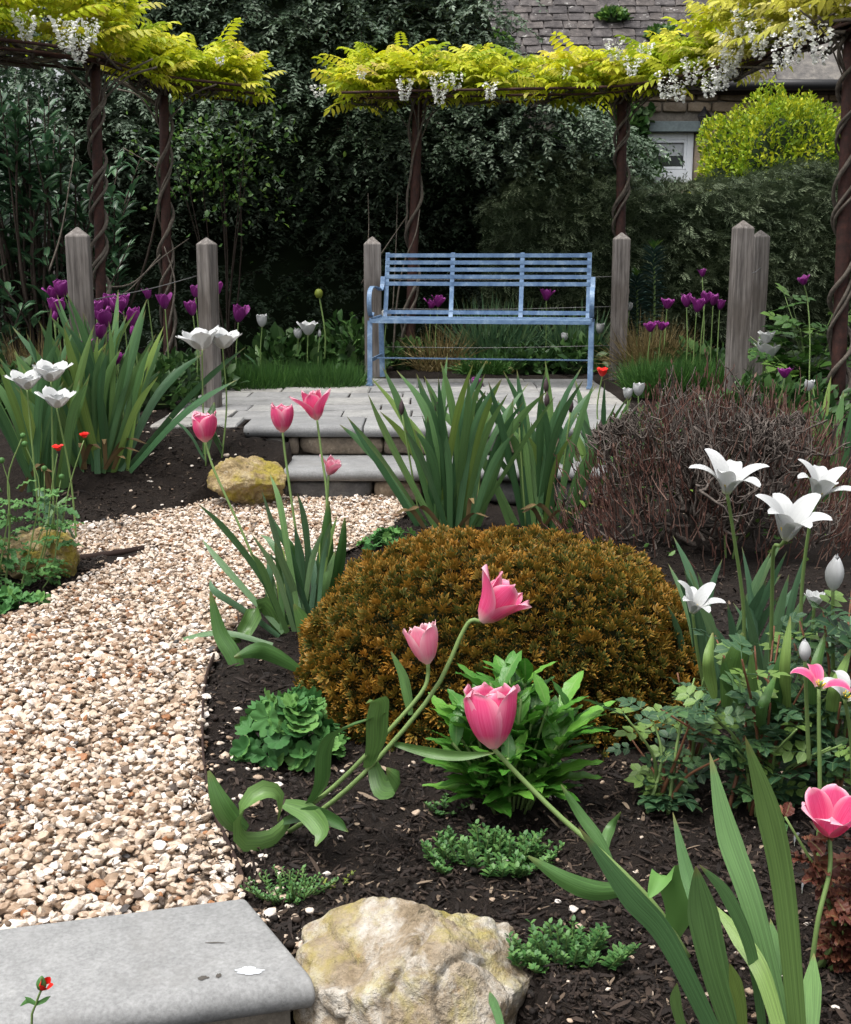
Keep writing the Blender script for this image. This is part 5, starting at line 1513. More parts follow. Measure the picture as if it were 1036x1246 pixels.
# pink, near
t = tulip('pink tulip in full cup in front of the bright leafy plant', (601, 911), 1.82, .098, 'cup', 'pink', [(838, 1165, 1.70), (800, 1105, 1.72), (742, 1046, 1.75), (680, 992, 1.79), (628, 940, 1.82)], up(-.06, .26, 1), sr=.0042, seed=4)
for q, w, wd in (([(770, 1080, 1.72), (730, 1085, 1.70), (690, 1072, 1.69), (643, 1042, 1.70)], 24, (0, .3, 1)), ([(745, 1052, 1.75), (728, 1020, 1.77), (706, 990, 1.79), (683, 955, 1.80)], 15, (1, .2, .2)), ([(735, 1045, 1.75), (738, 1020, 1.78), (745, 1005, 1.8), (756, 988, 1.8)], 13, (1, .2, 0))):
    pts = [P(*p) for p in q]; tulip_leaf(t, pts, w * scale_at(pts[0]), np.array(wd, float))
pts = [P(817, 1150, 1.72), P(830, 1105, 1.70), P(812, 1062, 1.69), P(790, 1092, 1.66)]
tulip_leaf(t, pts, .05, np.array([1, .1, .2]), 'mantle', 0, .02, .9)
t = tulip('pink tulip with one petal folded out on a long leaning stem', (586, 757), 2.18, .092, 'loose', 'pink', [(352, 1012, 2.16), (402, 978, 2.14), (456, 928, 2.14), (528, 842, 2.16), (562, 772, 2.18), (574, 755, 2.18)], up(.62, .10, .78), sr=.0042, seed=21)
for q, w, wd in (([(455, 930, 2.14), (466, 958, 2.10), (485, 952, 2.08), (470, 935, 2.06)], 30, (.3, .6, 1)), ([(448, 935, 2.14), (458, 905, 2.10), (460, 875, 2.08), (462, 852, 2.06), (446, 856, 2.02)], 27, (1, .2, .1)), ([(480, 905, 2.15), (520, 915, 2.12), (560, 920, 2.10), (602, 916, 2.09)], 13, (0, .3, 1)), ([(500, 870, 2.15), (496, 845, 2.16), (490, 820, 2.17), (476, 793, 2.18)], 13, (1, .3, 0))):
    pts = [P(*p) for p in q]; tulip_leaf(t, pts, w * scale_at(pts[0]), np.array(wd, float))
t = tulip('paler pink tulip with open petals on the shorter leaning stem', (521, 808), 2.14, .076, 'loose', 'pink_pale', [(330, 1012, 2.16), (372, 985, 2.13), (420, 945, 2.12), (480, 882, 2.12), (514, 842, 2.13), (521, 822, 2.14)], up(-.22, .22, 1), sr=.0040, seed=33)
for q, w, wd in (([(372, 985, 2.13), (392, 955, 2.10), (396, 915, 2.09), (412, 890, 2.08), (470, 868, 2.08)], 22, (1, .4, .2)),
                 ([(350, 1000, 2.15), (330, 1020, 2.11), (296, 1022, 2.07), (292, 990, 2.07), (318, 962, 2.09), (340, 968, 2.10), (338, 1000, 2.10)], 26, (.3, .8, .6)),
                 ([(300, 1010, 2.10), (284, 1000, 2.09), (268, 975, 2.08), (254, 938, 2.09)], 27, (1, .3, .3)),
                 ([(345, 1000, 2.14), (380, 990, 2.10), (410, 1000, 2.07), (424, 1012, 2.05)], 18, (0, .6, 1)),
                 ([(345, 978, 2.14), (375, 990, 2.10), (392, 1012, 2.06), (384, 1030, 2.04)], 26, (.8, .3, .5))):
    pts = [P(*p) for p in q]; tulip_leaf(t, pts, w * scale_at(pts[0]), np.array(wd, float), 'tulip_leaf', .3)
# pink, by the path
t = tulip('pale edged pink tulip leaning out over the gravel towards the mossy stone', (250, 538), 3.55, .088, 'cup', 'pink', [(348, 780, 3.42), (325, 720, 3.45), (296, 650, 3.48), (262, 575, 3.52)], up(-.05, .1, 1), seed=7)
tulip_leaf(t, [P(345, 775, 3.42), P(320, 735, 3.40), P(292, 775, 3.36), P(268, 770, 3.35)], .05, np.array([.6, .3, .6]))
tulip_leaf(t, [P(300, 850, 3.10), P(285, 800, 3.12), P(268, 770, 3.14), P(256, 720, 3.16)], .045, np.array([1, .3, .1]))
t = tulip('slim pink tulip standing in front of the lower garden step', (344, 526), 3.55, .082, 'cup', 'pink', [(372, 760, 3.5), (366, 690, 3.5), (355, 610, 3.52), (348, 560, 3.54)], up(-.02, .12, 1), seed=9)
tulip_leaf(t, [P(372, 850, 3.05), P(380, 800, 3.07), P(370, 760, 3.08), P(358, 735, 3.08)], .05, np.array([1, .2, .1]))
tulip_leaf(t, [P(365, 815, 3.1), P(330, 795, 3.08), P(310, 792, 3.05), P(285, 800, 3.02)], .045, np.array([.2, .6, 1]))
t = tulip('ruffled pink tulip with spreading petals, tallest of the path edge trio', (386, 511), 3.6, .088, 'loose', 'pink', [(385, 755, 3.5), (392, 690, 3.52), (398, 610, 3.55), (391, 550, 3.58)], up(-.2, .1, 1), seed=15)
tulip_leaf(t, [P(392, 740, 3.5), P(398, 690, 3.48), P(398, 650, 3.46), P(400, 610, 3.46)], .04, np.array([1, .2, .1]))
tulip_leaf(t, [P(395, 745, 3.5), P(408, 710, 3.48), P(416, 670, 3.46), P(420, 630, 3.46)], .035, np.array([1, .3, .1]))
tulip_leaf(t, [P(385, 750, 3.5), P(360, 700, 3.48), P(352, 665, 3.46), P(330, 640, 3.46)], .035, np.array([1, .3, .1]))
tulip('small crumpled pink tulip bud in front of the lower garden step', (400, 578), 3.6, .055, 'loose', 'pink_pale', [(388, 760, 3.52), (394, 690, 3.54), (398, 620, 3.58)], up(.35, -.1, .9), seed=18)
# pink, right edge
t = tulip('open pink tulip beside the bronze leaved plant', (1010, 1016), 1.72, .070, 'open', 'pink', [(985, 1200, 1.68), (996, 1120, 1.68), (1010, 1060, 1.70)], up(-.05, -.25, 1), seed=8)
t = tulip('faded pink tulip with dropping petals above the rose bush', (997, 838), 1.95, .062, 'wilt', 'pink', [(1000, 1180, 1.95), (996, 1060, 1.95), (998, 960, 1.95), (997, 890, 1.95)], up(.1, -.3, 1), seed=5)
# white, right
tulip('open white lily tulip with six narrow petals above the bare twigs', (885, 600), 2.35, .098, 'lily', 'white', [(905, 830, 2.45), (905, 740, 2.42), (893, 650, 2.38)], up(0, -.22, 1), seed=12)
tulip('nodding open white lily tulip on a kinked stem', (957, 656), 2.22, .108, 'lily', 'white', [(938, 820, 2.40), (940, 720, 2.34), (942, 668, 2.27), (950, 664, 2.24)], up(0.02, -.38, 1), seed=17)
tulip('open white lily tulip with a hanging petal behind the nodding one', (994, 608), 2.42, .094, 'lily', 'white', [(975, 800, 2.5), (976, 720, 2.48), (984, 650, 2.45)], up(.15, -.25, 1), seed=27)
tulip('low white lily tulip tucked against the bronze yew dome', (843, 745), 2.5, .078, 'lily', 'white', [(862, 860, 2.55), (850, 800, 2.52)], up(.15, -.35, 1), seed=31)
tulip('closed white tulip cup standing over the rose leaves', (1014, 719), 2.25, .072, 'bud', 'white', [(1015, 860, 2.3), (1014, 790, 2.28)], up(.02, -.05, 1), seed=14)
tulip('small half open white tulip below the closed white cup', (991, 738), 2.35, .032, 'open', 'white', [(985, 840, 2.4), (988, 790, 2.38)], up(0, -.1, 1), seed=24)
tulip('narrow white tulip petals just above the faded pink tulip', (980, 805), 2.05, .042, 'bud', 'white', [(985, 930, 2.1), (982, 860, 2.08)], up(-.1, -.05, 1), seed=44)
tulip('shadowed white tulip drooping behind the faded pink tulip', (1028, 850), 2.0, .060, 'wilt', 'white', [(1040, 990, 2.05), (1036, 900, 2.03)], up(.2, -.5, .8), seed=41)
# white, left and rear
tulip('ruffled double white tulip, tallest of three by the tall iris leaves', (62, 464), 4.75, .075, 'double', 'white', None, up(.05, -.12, 1), leaves=1, seed=61, lean=-.02)
tulip('wide flat white tulip, outermost of three by the tall iris leaves', (33, 474), 4.7, .068, 'double', 'white', None, up(0, -.12, 1), leaves=1, seed=62, lean=.02)
tulip('lowest white tulip of three just above the red flower', (69, 496), 4.6, .068, 'double', 'white', None, up(.1, -.15, 1), leaves=1, seed=63, lean=.04)
tulip('blowsy white tulip with a pinkish heart in front of dark weathered post', (246, 426), 5.5, .10, 'double', 'white', None, up(-.1, -.1, 1), leaves=2, seed=64, lean=.0)
tulip('round white tulip just beside the blowsy one at dark weathered post', (271, 424), 5.55, .085, 'double', 'white', None, up(.1, -.1, 1), leaves=2, seed=65, lean=-.02)
tulip('single white tulip with purple flush behind the low grass mounds', (319, 398), 8.3, .085, 'cup', 'white', None, up(0, 0, 1), leaves=2, seed=66)
for lab, (px, py, h, st) in zip(['widest open white tulip behind the low grass mounds', 'medium cupped white tulip tucked beside the widest open one', 'smallest closed white tulip in the group behind the low grass'], ((375, 408, .10, 'open'), (363, 412, .07, 'cup'), (389, 410, .05, 'bud'))):
    tulip(lab, (px, py), 8.35, h, st, 'white', None, up(0, -.1, 1))
for lab, (px, py, Y, h) in zip(['tiny white tulip just beside the cracked oak post', 'white tulip behind the curled arm near the grey oak post', 'white tulip seen below the bench seat', 'white tulip between bench leg and cracked oak post'], ((766, 378, 8.8, .06), (470, 392, 8.5, .085), (687, 415, 8.7, .06), (730, 406, 8.8, .075))):
    tulip(lab, (px, py), Y, h, 'cup', 'white', None, up(0, 0, 1))
for lab, (px, py, h, st) in zip(['wide open white tulip low against the half hidden oak post', 'smaller white tulip above the wide open one at the oak post'], ((934, 438, .11, 'open'), (932, 418, .075, 'open'))):
    tulip(lab, (px, py), 6.9, h, st, 'white', None, up(0, -.1, 1))
for lab, (px, py, h) in zip(['larger white tulip poking over the twiggy shrub rim by iris buds', 'smaller white tulip poking over the twiggy shrub rim by iris buds', 'little white tulip behind the twiggy shrub near the leafy rose'], ((777, 482, .06), (764, 486, .05), (985, 476, .05))):
    tulip(lab, (px, py), 5.3, h, 'cup', 'white', None, up(0, 0, 1))
# purple
for lab, (px, py, Y, h, st) in zip(['purple tulip cup touching the edge of the white streaked post', 'broad purple tulip cup in the middle of the crowd by the streaked post', 'low front purple tulip cup in the crowd by the streaked post', 'splayed purple tulip on the outside of the crowd by the streaked post', 'splayed purple tulip at the top of the crowd by the streaked post', 'lowest small purple cup against the streaked post', 'narrow purple bud below the splayed tulips by the streaked post', 'purple tulip cup at the back of the crowd by the streaked post'], ((118, 388, 6.1, .085, 'cup'), (143, 384, 6.2, .085, 'cup'), (130, 398, 6.0, .085, 'cup'), (162, 398, 6.2, .09, 'loose'), (150, 376, 6.3, .075, 'loose'), (122, 412, 6.0, .07, 'cup'), (163, 412, 6.1, .06, 'bud'), (132, 376, 6.35, .07, 'cup'))):
    tulip(lab, (px, py), Y, h * 1.08, st, 'purple', None, up(U(-.25, .25), -.1, 1), leaves=1)
for lab, (px, py, Y, h, st) in zip(['large low purple cup on the outer side of streaked post', 'splayed purple tulip on the outer side of streaked post', 'highest purple cup on the outer side of streaked post', 'small closed purple bud on the outer side of streaked post'], ((70, 386, 6.1, .09, 'cup'), (68, 366, 6.3, .075, 'loose'), (76, 362, 6.25, .085, 'cup'), (66, 392, 6.05, .05, 'bud'))):
    tulip(lab, (px, py), Y, h * 1.08, st, 'purple', None, up(U(-.25, .25), -.1, 1), leaves=1)
for lab, (px, py, Y, h) in zip(['low open purple tulip between streaked post and iris tips', 'lowest open purple tulip deep among the iris fan tips'], ((103, 428, 5.62, .065), (141, 444, 5.62, .06))):
    tulip(lab, (px, py), Y, h, 'open', 'purple', None, up(0, -.1, 1))
for lab, (px, py, Y, h) in zip(['purple tulip right in front of the thinner coiled pole', 'small purple tulip between the two coiled poles', 'low purple tulip touching the dark weathered post', 'higher purple tulip touching the dark weathered post', 'purple tulip just past the dark weathered post towards the bench'], ((201, 376, 7.0, .08), (180, 364, 7.3, .055), (235, 384, 7.2, .085), (238, 362, 7.4, .07), (266, 358, 7.6, .07))):
    tulip(lab, (px, py), Y, h * 1.08, 'loose', 'purple', None, up(U(-.2, .2), -.1, 1))
tulip('purple tulip with drooping petals beside the single white tulip', (290, 392), 7.9, .115, 'loose', 'purple', None, up(.15, -.1, 1), seed=71)
for lab, (px, py, Y, h) in zip(['outermost purple tulip of the cluster on the tan sedge side', 'largest purple tulip in the middle of the cluster near pale post', 'upper purple tulip in the middle of the cluster near pale post', 'purple tulip next to last in the cluster towards the pale post', 'small purple tulip of the cluster closest to the pale post', 'single high purple tulip above the cluster near pale post'], ((836, 374, 7.6, .075), (848, 380, 7.5, .085), (858, 370, 7.6, .075), (868, 372, 7.7, .07), (876, 377, 7.6, .06), (855, 337, 7.9, .05))):
    tulip(lab, (px, py), Y, h * 1.08, 'loose', 'purple', None, up(U(-.3, .3), -.1, 1))
for lab, (px, py, Y, h) in zip(['high purple tulip rising above the tan sedge', 'low purple tulip in the sedge closest to the cracked post', 'low purple tulip in the sedge away from the cracked post'], ((812, 376, 7.9, .07), (792, 404, 7.7, .065), (805, 402, 7.7, .06))):
    tulip(lab, (px, py), Y, h, 'open', 'purple', None, up(U(-.2, .2), -.1, 1))
for lab, (px, py, Y, h) in zip(['larger purple tulip behind the bench near its curled arm', 'smaller purple tulip beside it behind the bench near the curled arm', 'purple tulip behind the bench back at its cracked post end'], ((533, 374, 8.7, .085), (524, 376, 8.8, .07), (665, 366, 8.8, .085))):
    tulip(lab, (px, py), Y, h, 'loose', 'purple', None, up(U(-.2, .2), -.1, 1))
tulip('single dark purple tulip among the iris tips in front of the bench', (581, 476), 5.2, .058, 'cup', 'purple', None, up(0, 0, 1), seed=73)
tulip('small purple tulip at the rim of the twiggy shrub near the leafy rose', (955, 460), 5.6, .05, 'open', 'purple', None, up(0, 0, 1), seed=74)
tulip('lone mauve flower on a tall green stalk before the yew hedge', (979, 347), 6.6, .05, 'open', 'purple', [(985, 470, 6.5), (986, 410, 6.55), (983, 365, 6.6)], up(-.3, -.1, 1), seed=75)
# red
def red_flower(px, py, Y, h, label):
    tulip(label, (px, py), Y, h, 'open', 'red', None, up(0, -.1, 1))
red_flower(733, 458, 6.0, .045, 'small red tulip by the foot of the cracked oak post')
for px in (893, 902): tulip('small red tulip glimpsed inside the twiggy shrub', (px, 524), 4.35, .03, 'bud', 'red', None, up(0, 0, 1), group='red tulips inside the twiggy shrub')
# fallen petals
for px, py, l in ((963, 1032, 'small white fallen petal beside the cupped pink tulip stem'), (923, 1024, 'fallen white petal on soil behind the broad iris blades'), (972, 1090, 'fallen white petal on soil next to the bronze leaved plant')):
    b = on_ground(px, py); mb = MB(); petal_grid(mb, b + [0, 0, .006], up(.2, .9, .4), up(1, 0, .2), lily_petal(.030, .010, .3, .5, (0, 0, 0)), 5, 6)
    tag(mb.build('fallen_petal', M['white']), l, 'petal')

# ------------------------------------------------------------------ planting: leafy plants
def lobed_leaf_mesh(lobes=8, r=.5, name='leaf', mat=None, rnd=.5):
    n = lobes * 4; V = [[0, 0, -.06]]; uv = [[.5, .5]]
    for ring, rr in ((.5, .55), (1.0, 1.0)):
        for i in range(n + 1):
            a = -math.pi * .90 + 1.80 * math.pi * i / n
            lob = .80 + .20 * abs(math.cos(a * lobes / 1.8 / 1.0)) ** .7
            q = r * rr * (lob if ring == 1 else .95)
            V.append([q * math.sin(a), q * math.cos(a), .10 * rr ** 2 * (.4 + .6 * math.cos(a * lobes / .9)) + .07 * rr]); uv.append([.5 + .5 * math.sin(a) * rr, .5 + .5 * math.cos(a) * rr])
    m = n + 1
    F3 = np.array([[0, 1 + i + 1, 1 + i] for i in range(n)]); F4 = np.array([[1 + i, 2 + i, 1 + m + i + 1, 1 + m + i] for i in range(n)])
    return MB().add(np.array(V), [F3, F4], np.array(uv), rnd).mesh(name, mat)
def R_to_euler(Rm):
    from mathutils import Matrix
    return Matrix(Rm.tolist()).to_euler()
def petioled(name, label, cat, c, rad, n, meshes, size, stem_mat, tilt=.5, group=None, power=2.0):
    c = np.asarray(c, float); t = Thing(name, label, cat, c, group); sb = MB()
    for k in range(n):
        z = rng.random() ** .75; a = U(0, 6.28); s = math.sqrt(max(0, 1 - z ** 2)) * U(.75, 1.0)
        v = np.array([math.cos(a) * s, math.sin(a) * s, z]); p = c + v * rad * U(.85, 1.0)
        nd = nrm(np.array([v[0] * 1.0, v[1] * 1.0, .35 + v[2] * .9]) + rng.normal(0, .22, 3))
        d = nrm(np.array([v[0], v[1], -.25]) + rng.normal(0, .5, 3))
        o = t.share('leaf', meshes[k % len(meshes)], p, R_to_euler(look(d[None], nd[None])[0]), [U(*size)] * 3)
        tube(sb, crom([c + rng.normal(0, .012, 3) * [1, 1, 0], (c + p) / 2 + np.array([0, 0, .03]), p - nd * .004], 6), .0018, 4, caps=False)
    t.part('stalks', sb, M[stem_mat], kind='stuff')
    return t
ME_MANTLE = [lobed_leaf_mesh(8 if k % 2 else 7, .5, 'leaf', M['mantle'], .1 + .2 * k) for k in range(5)]
petioled('lobed_leaf_plant', 'low mound of soft rounded lobed leaves at the gravel edge', 'plant', on_ground(352, 922), np.array([.128, .105, .145]), 95, ME_MANTLE, (.048, .078), 'mantle')
petioled('lobed_leaf_plant', 'dark lobed seedling leaves below the golden stone at path edge', 'plant', on_ground(22, 742), np.array([.10, .08, .05]), 22, ME_MANTLE, (.05, .08), 'mantle')
petioled('lobed_leaf_plant', 'small lobed leaves beside the gravel between tulips and bronze dome', 'plant', on_ground(478, 668), np.array([.13, .08, .08]), 30, ME_MANTLE, (.035, .06), 'mantle')

def lance_mesh(name, mat, w=.30, wave=.05, teeth=True, rnd=.5, curl=.3):
    n = 13; t = np.linspace(0, 1, n); us = np.array([-1, -.5, 0, .5, 1]); V = []; uv = []
    wf = w * .5 * (np.sin(np.pi * np.clip(t * .92 + .04, 0, 1)) ** 1.1) * (1 + (.09 * (np.arange(n) % 2) if teeth else 0)); wf[0] = .012; wf[-1] = .004
    for i in range(n):
        for u in us: V.append([u * wf[i], t[i], -curl * t[i] ** 2 + .18 * abs(u) * wf[i] * 2 * .6 + wave * w * math.sin(i * 1.9 + u * 2 + rnd * 9) * abs(u)]); uv.append([(u + 1) / 2, t[i]])
    i, j = np.meshgrid(np.arange(n - 1), np.arange(4), indexing='ij')
    F = np.stack([i * 5 + j, i * 5 + j + 1, (i + 1) * 5 + j + 1, (i + 1) * 5 + j], -1).reshape(-1, 4)
    return MB().add(np.array(V), F, np.array(uv), rnd).mesh(name, mat)
ME_LANCE = [lance_mesh('leaf', M['leafy'], .25 + .03 * (k % 3), .07, k % 2 == 0, .05 + .15 * k, .15 + .07 * (k % 4)) for k in range(7)]
def build_leafy():
    c = on_ground(622, 985); t = Thing('leafy_perennial', 'bright green bushy perennial with pointed toothed leaves in front of bronze dome', 'plant', c)
    for k in range(26):                                   # shoots
        a = U(0, 6.28); q = math.sqrt(rng.random()); tip = c + np.array([math.cos(a) * q * .145, math.sin(a) * q * .115, .14 + .115 * (1 - q * q) + U(-.02, .03)])
        b = c + np.array([math.cos(a), math.sin(a), 0]) * q * .04
        mb = MB(); tube(mb, crom([b, (b + tip) / 2 + np.array([0, 0, .02]), tip], 7), .003, 5); t.part('stem', mb, M['stem'])
        for j in range(11):
            s = U(.15, 1.0); p = b + (tip - b) * s; an = j * 2.4 + k
            d = nrm(np.array([math.cos(an) + .5 * math.cos(a) * q, math.sin(an) + .5 * math.sin(a) * q, 1.15 * s + .35])); L = U(.075, .125) * (1.15 - .3 * s)
            t.share('leaf', ME_LANCE[(k + j) % 7], p, R_to_euler(look(d[None], np.array([[0, 0, 1.0]]))[0]), [L * 1.25, L, L])
build_leafy()
pts = [P(650, 962, 2.15), P(690, 935, 2.12), P(715, 950, 2.08), P(722, 985, 2.05)]

def herb(label, px, py, rad, n, size=(.010, .017), group=None, mat='oregano', name='oregano_plant', hgt_=.05):
    c = on_ground(px, py); t = Thing(name, label, 'herb', c, group)
    lt = leaf_oval(.62, .06, .10); mb, sb = MB(), MB()
    for k in range(n):
        a = U(0, 6.28); q = math.sqrt(rng.random()); b = c + np.array([math.cos(a) * q * rad[0], math.sin(a) * q * rad[1], -.004])
        L = hgt_ * U(.6, 1.1) * (1 - .45 * q); tip = b + np.array([math.cos(a) * q * .03 + rng.normal(0, .008), math.sin(a) * q * .03, L])
        tube(sb, np.array([b, (b + tip) / 2, tip]), .0011, 4, caps=False)
        m = 14; s = np.repeat(np.linspace(.25, 1, m // 2), 2); an = np.repeat(np.arange(m // 2) * 1.57, 2) + np.tile([0, math.pi], m // 2) + k
        d = nrm(np.c_[np.cos(an), np.sin(an), .25 + .75 * s])
        scatter(mb, lt, b + (tip - b) * s[:, None], look(d, np.array([0, 0, 1.0])), U(*size, m) * (1.1 - .45 * s))
    t.part('foliage', mb, M[mat], kind='stuff'); t.part('stems', sb, M['stem'], kind='stuff')
herb('low oregano mat just below the bright leafy perennial', 592, 1052, (.105, .055), 70, (.014, .022), hgt_=.075)
herb('small oregano mat on bare soil beside the golden boulder', 688, 1168, (.085, .040), 48, (.013, .021), hgt_=.06)
herb('small grey green thyme tuft near the corner of the coping step', 352, 1090, (.050, .035), 40, (.007, .012), hgt_=.05)
herb('tiny yellow green seedling next to the thyme tuft', 413, 1080, (.008, .006), 3, (.008, .012), mat='varieg', hgt_=.025, name='seedling')
herb('tiny weed seedling on soil between boulder and oregano', 557, 1130, (.006, .006), 3, (.006, .010), hgt_=.03, name='seedling')
herb('small weed beside the mossy stone at the steps', 262, 585, (.05, .03), 8, (.016, .026), hgt_=.05, name='seedling')
herb('seedling leaves at the foot of the daffodil clump', 540, 985, (.03, .02), 8, (.010, .016), hgt_=.03, name='seedling')

# rose bush: canes with compound leaves
def rose_leaf_mesh(k, mat):
    parts = []; lt = leaf_oval(.72, .07, .10)
    for s, sd_ in ((.35, -1), (.35, 1), (.68, -1), (.68, 1)): parts.append((lt, look(np.array([[sd_ * .9, .5, .05]]), (0, 0, 1))[0], np.array([0, s, -.08 * s]), .40))
    parts.append((lt, look(np.array([[0, 1, -.1]]), (0, 0, 1))[0], np.array([0, .78, -.07]), .46))
    V, F, uv = merge_tmpl(parts)
    mb = MB().add(V, F, uv, .05 + .23 * k); tube(mb, np.array([[0, 0, 0], [0, .45, -.04], [0, .8, -.07]]), .012, 4)
    return mb.mesh('leaf', mat)
ME_ROSE = [rose_leaf_mesh(k, M['rose']) for k in range(5)]
ME_BRONZE = [lance_mesh('leaf', M['bronze'], .62, .16, True, .1 + .2 * k, .2) for k in range(5)]
def rose(name, label, c, canes_, per, size, meshes, spread, zr, stem_mat, group=None, cat='rose bush'):
    c = np.asarray(c, float); t = Thing(name, label, cat, c, group)
    for k in range(canes_):
        a = U(0, 6.28); q = U(.2, 1); tip = c + np.array([math.cos(a) * q * spread[0], math.sin(a) * q * spread[1], U(*zr)])
        st = crom([c + rng.normal(0, .02, 3) * [1, 1, 0], c + (tip - c) * np.array([.35, .35, .55]), tip], 10)
        mb = MB(); tube(mb, st, np.linspace(.0048, .0018, 10), 5); t.part('cane', mb, M[stem_mat] if k % 3 else M['stem'])
        for j in range(per):
            s = U(.10, 1.0); p = st[min(9, int(s * 9.99))]; an = j * 2.4 + k; d = nrm(np.array([math.cos(an), math.sin(an), U(-.1, .6)]))
            t.share('leaf', meshes[(k * 3 + j) % len(meshes)], p, R_to_euler(look(d[None], nrm(np.array([[rng.normal(0, .3), rng.normal(-.2, .3), 1.0]])))[0]), [U(*size)] * 3)
rose('rose_bush', 'dark leaved rose bush below the white tulips', on_ground(925, 985), 22, 8, (.048, .080), ME_ROSE, (.24, .16), (.14, .36), 'red_stem')
rose('rose_bush', 'thin red caned young rose against the flank of bronze dome', P(840, 960, 2.42) * [1, 1, 0], 5, 6, (.04, .07), ME_ROSE, (.10, .07), (.12, .40), 'red_stem')
rose('rose_bush', 'low rose bush spreading over soil before the flank of bronze dome', on_ground(812, 985), 8, 7, (.045, .075), ME_ROSE, (.13, .12), (.10, .26), 'red_stem')
rose('rose_bush', 'taller rose bush behind the faded pink tulip', on_ground(1010, 985), 18, 9, (.050, .085), ME_ROSE, (.16, .16), (.18, .46), 'red_stem')
rose('bronze_plant', 'bronze red leaved plant beside the broad iris blades', P(1022, 1190, 1.72) * [1, 1, 0], 15, 17, (.024, .044), ME_BRONZE, (.105, .10), (.05, .27), 'red_stem', cat='plant')
rose('leafy_rose', 'yellow green leafy rose in front of yew hedge beside the paired posts', P(985, 440, 6.9) * [1, 1, 0] + [0, 0, .25], 15, 10, (.11, .19), [rose_leaf_mesh(k, M['bright_shrub']) for k in range(4)], (.42, .25), (.25, .62), 'stem')
tulip_leaf(Thing('tulip_foliage', 'pale broad tulip leaves among rose stems beneath white tulips', 'plant', P(880, 860, 2.3) * [1, 1, 0]), [P(885, 860, 2.3), P(893, 820, 2.28), P(900, 795, 2.26), P(905, 770, 2.26)], .05, np.array([1, .2, 0]))
th = Thing('tulip_foliage', 'broad tulip leaves crowded behind the faded pink tulip', 'plant', P(960, 900, 2.2) * [1, 1, 0])
for k, (x, y, tx, ty) in enumerate(((930, 880, 915, 790), (945, 880, 960, 775), (960, 880, 962, 750), (990, 880, 1005, 770), (1010, 890, 1035, 790), (905, 860, 880, 800), (975, 930, 1000, 890), (1000, 990, 1030, 910), (870, 850, 868, 770), (925, 900, 945, 820), (1020, 900, 1030, 830))):
    tulip_leaf(th, [P(x, y, 2.25), P((x + tx) / 2 - 6, (y + ty) / 2, 2.22 - .02 * k % .1), P(tx, ty, 2.2)], U(.018, .030), np.array([1, U(-.4, .4), 0]), 'tulip_leaf' if k % 2 else 'iris', U(-.5, .5))

# red flowered plant on the left
def build_geum():
    c = on_ground(8, 735); t = Thing('avens_plant', 'feathery green plant with two scarlet flowers over the golden stone', 'plant', c)
    Y = 4.0
    fl = [(71, 548), (103, 532)]
    for k, (q, r) in enumerate([
        ([(30, 735), (55, 660), (62, 600), (70, 552)], .0035), ([(40, 740), (70, 660), (85, 590), (102, 536)], .0035), ([(5, 740), (12, 640), (10, 580), (28, 530)], .004),
        ([(20, 740), (40, 650), (48, 590), (30, 540)], .003), ([(0, 700), (45, 690), (60, 650), (75, 580)], .003), ([(10, 735), (30, 690), (52, 640), (54, 570)], .003), ([(-5, 720), (5, 660), (12, 600), (2, 560)], .003), ([(30, 740), (62, 700), (70, 640), (68, 600)], .003)]):
        pts = [P(x, y, Y + .08 * math.sin(k * 1.7)) for x, y in q]; mb = MB(); tube(mb, crom(pts, 12), np.linspace(r, r * .5, 12), 5); t.part('stem', mb, M['stem'])
        if k >= 2:
            mb = MB(); V, F = icosphere(1); mb.add(V * .010 + pts[-1], F); t.part('bud', mb, M['oregano'])
    for (x, y) in fl:
        b = P(x, y, Y); r = np.random.default_rng(int(x)); mb = MB()
        for k in range(11):
            a = k * 2.4; d = np.array([math.cos(a), math.sin(a), .4]); petal_grid(mb, b, up(0, -.2, 1), d, lily_petal(.022 if x < 90 else .017, .010, .7 + .5 * r.random(), .2, r.normal(0, .6, 3)), 4, 4)
        t.part('flower', mb, M['red'])
    lt = lance_mesh('leaf', M['filler'], .34, .2, True, .5, .3)
    ms = [lance_mesh('leaf', M['oregano'], .30, .2, True, .1 + .2 * k, .3) for k in range(4)]
    for k in range(220):
        x, y = U(-25, 78) * 1.0, U(0, 1) ** .6 * 150 + 588; p = P(x, y, Y + U(-.12, .16)); a = U(0, 6.28); d = nrm(np.array([math.cos(a), math.sin(a), U(-.1, .9)])); L = U(.045, .10)
        t.share('leaf', ms[k % 4], p, R_to_euler(look(d[None], np.array([[0, -.2, 1.0]]))[0]), [L] * 3)
build_geum()
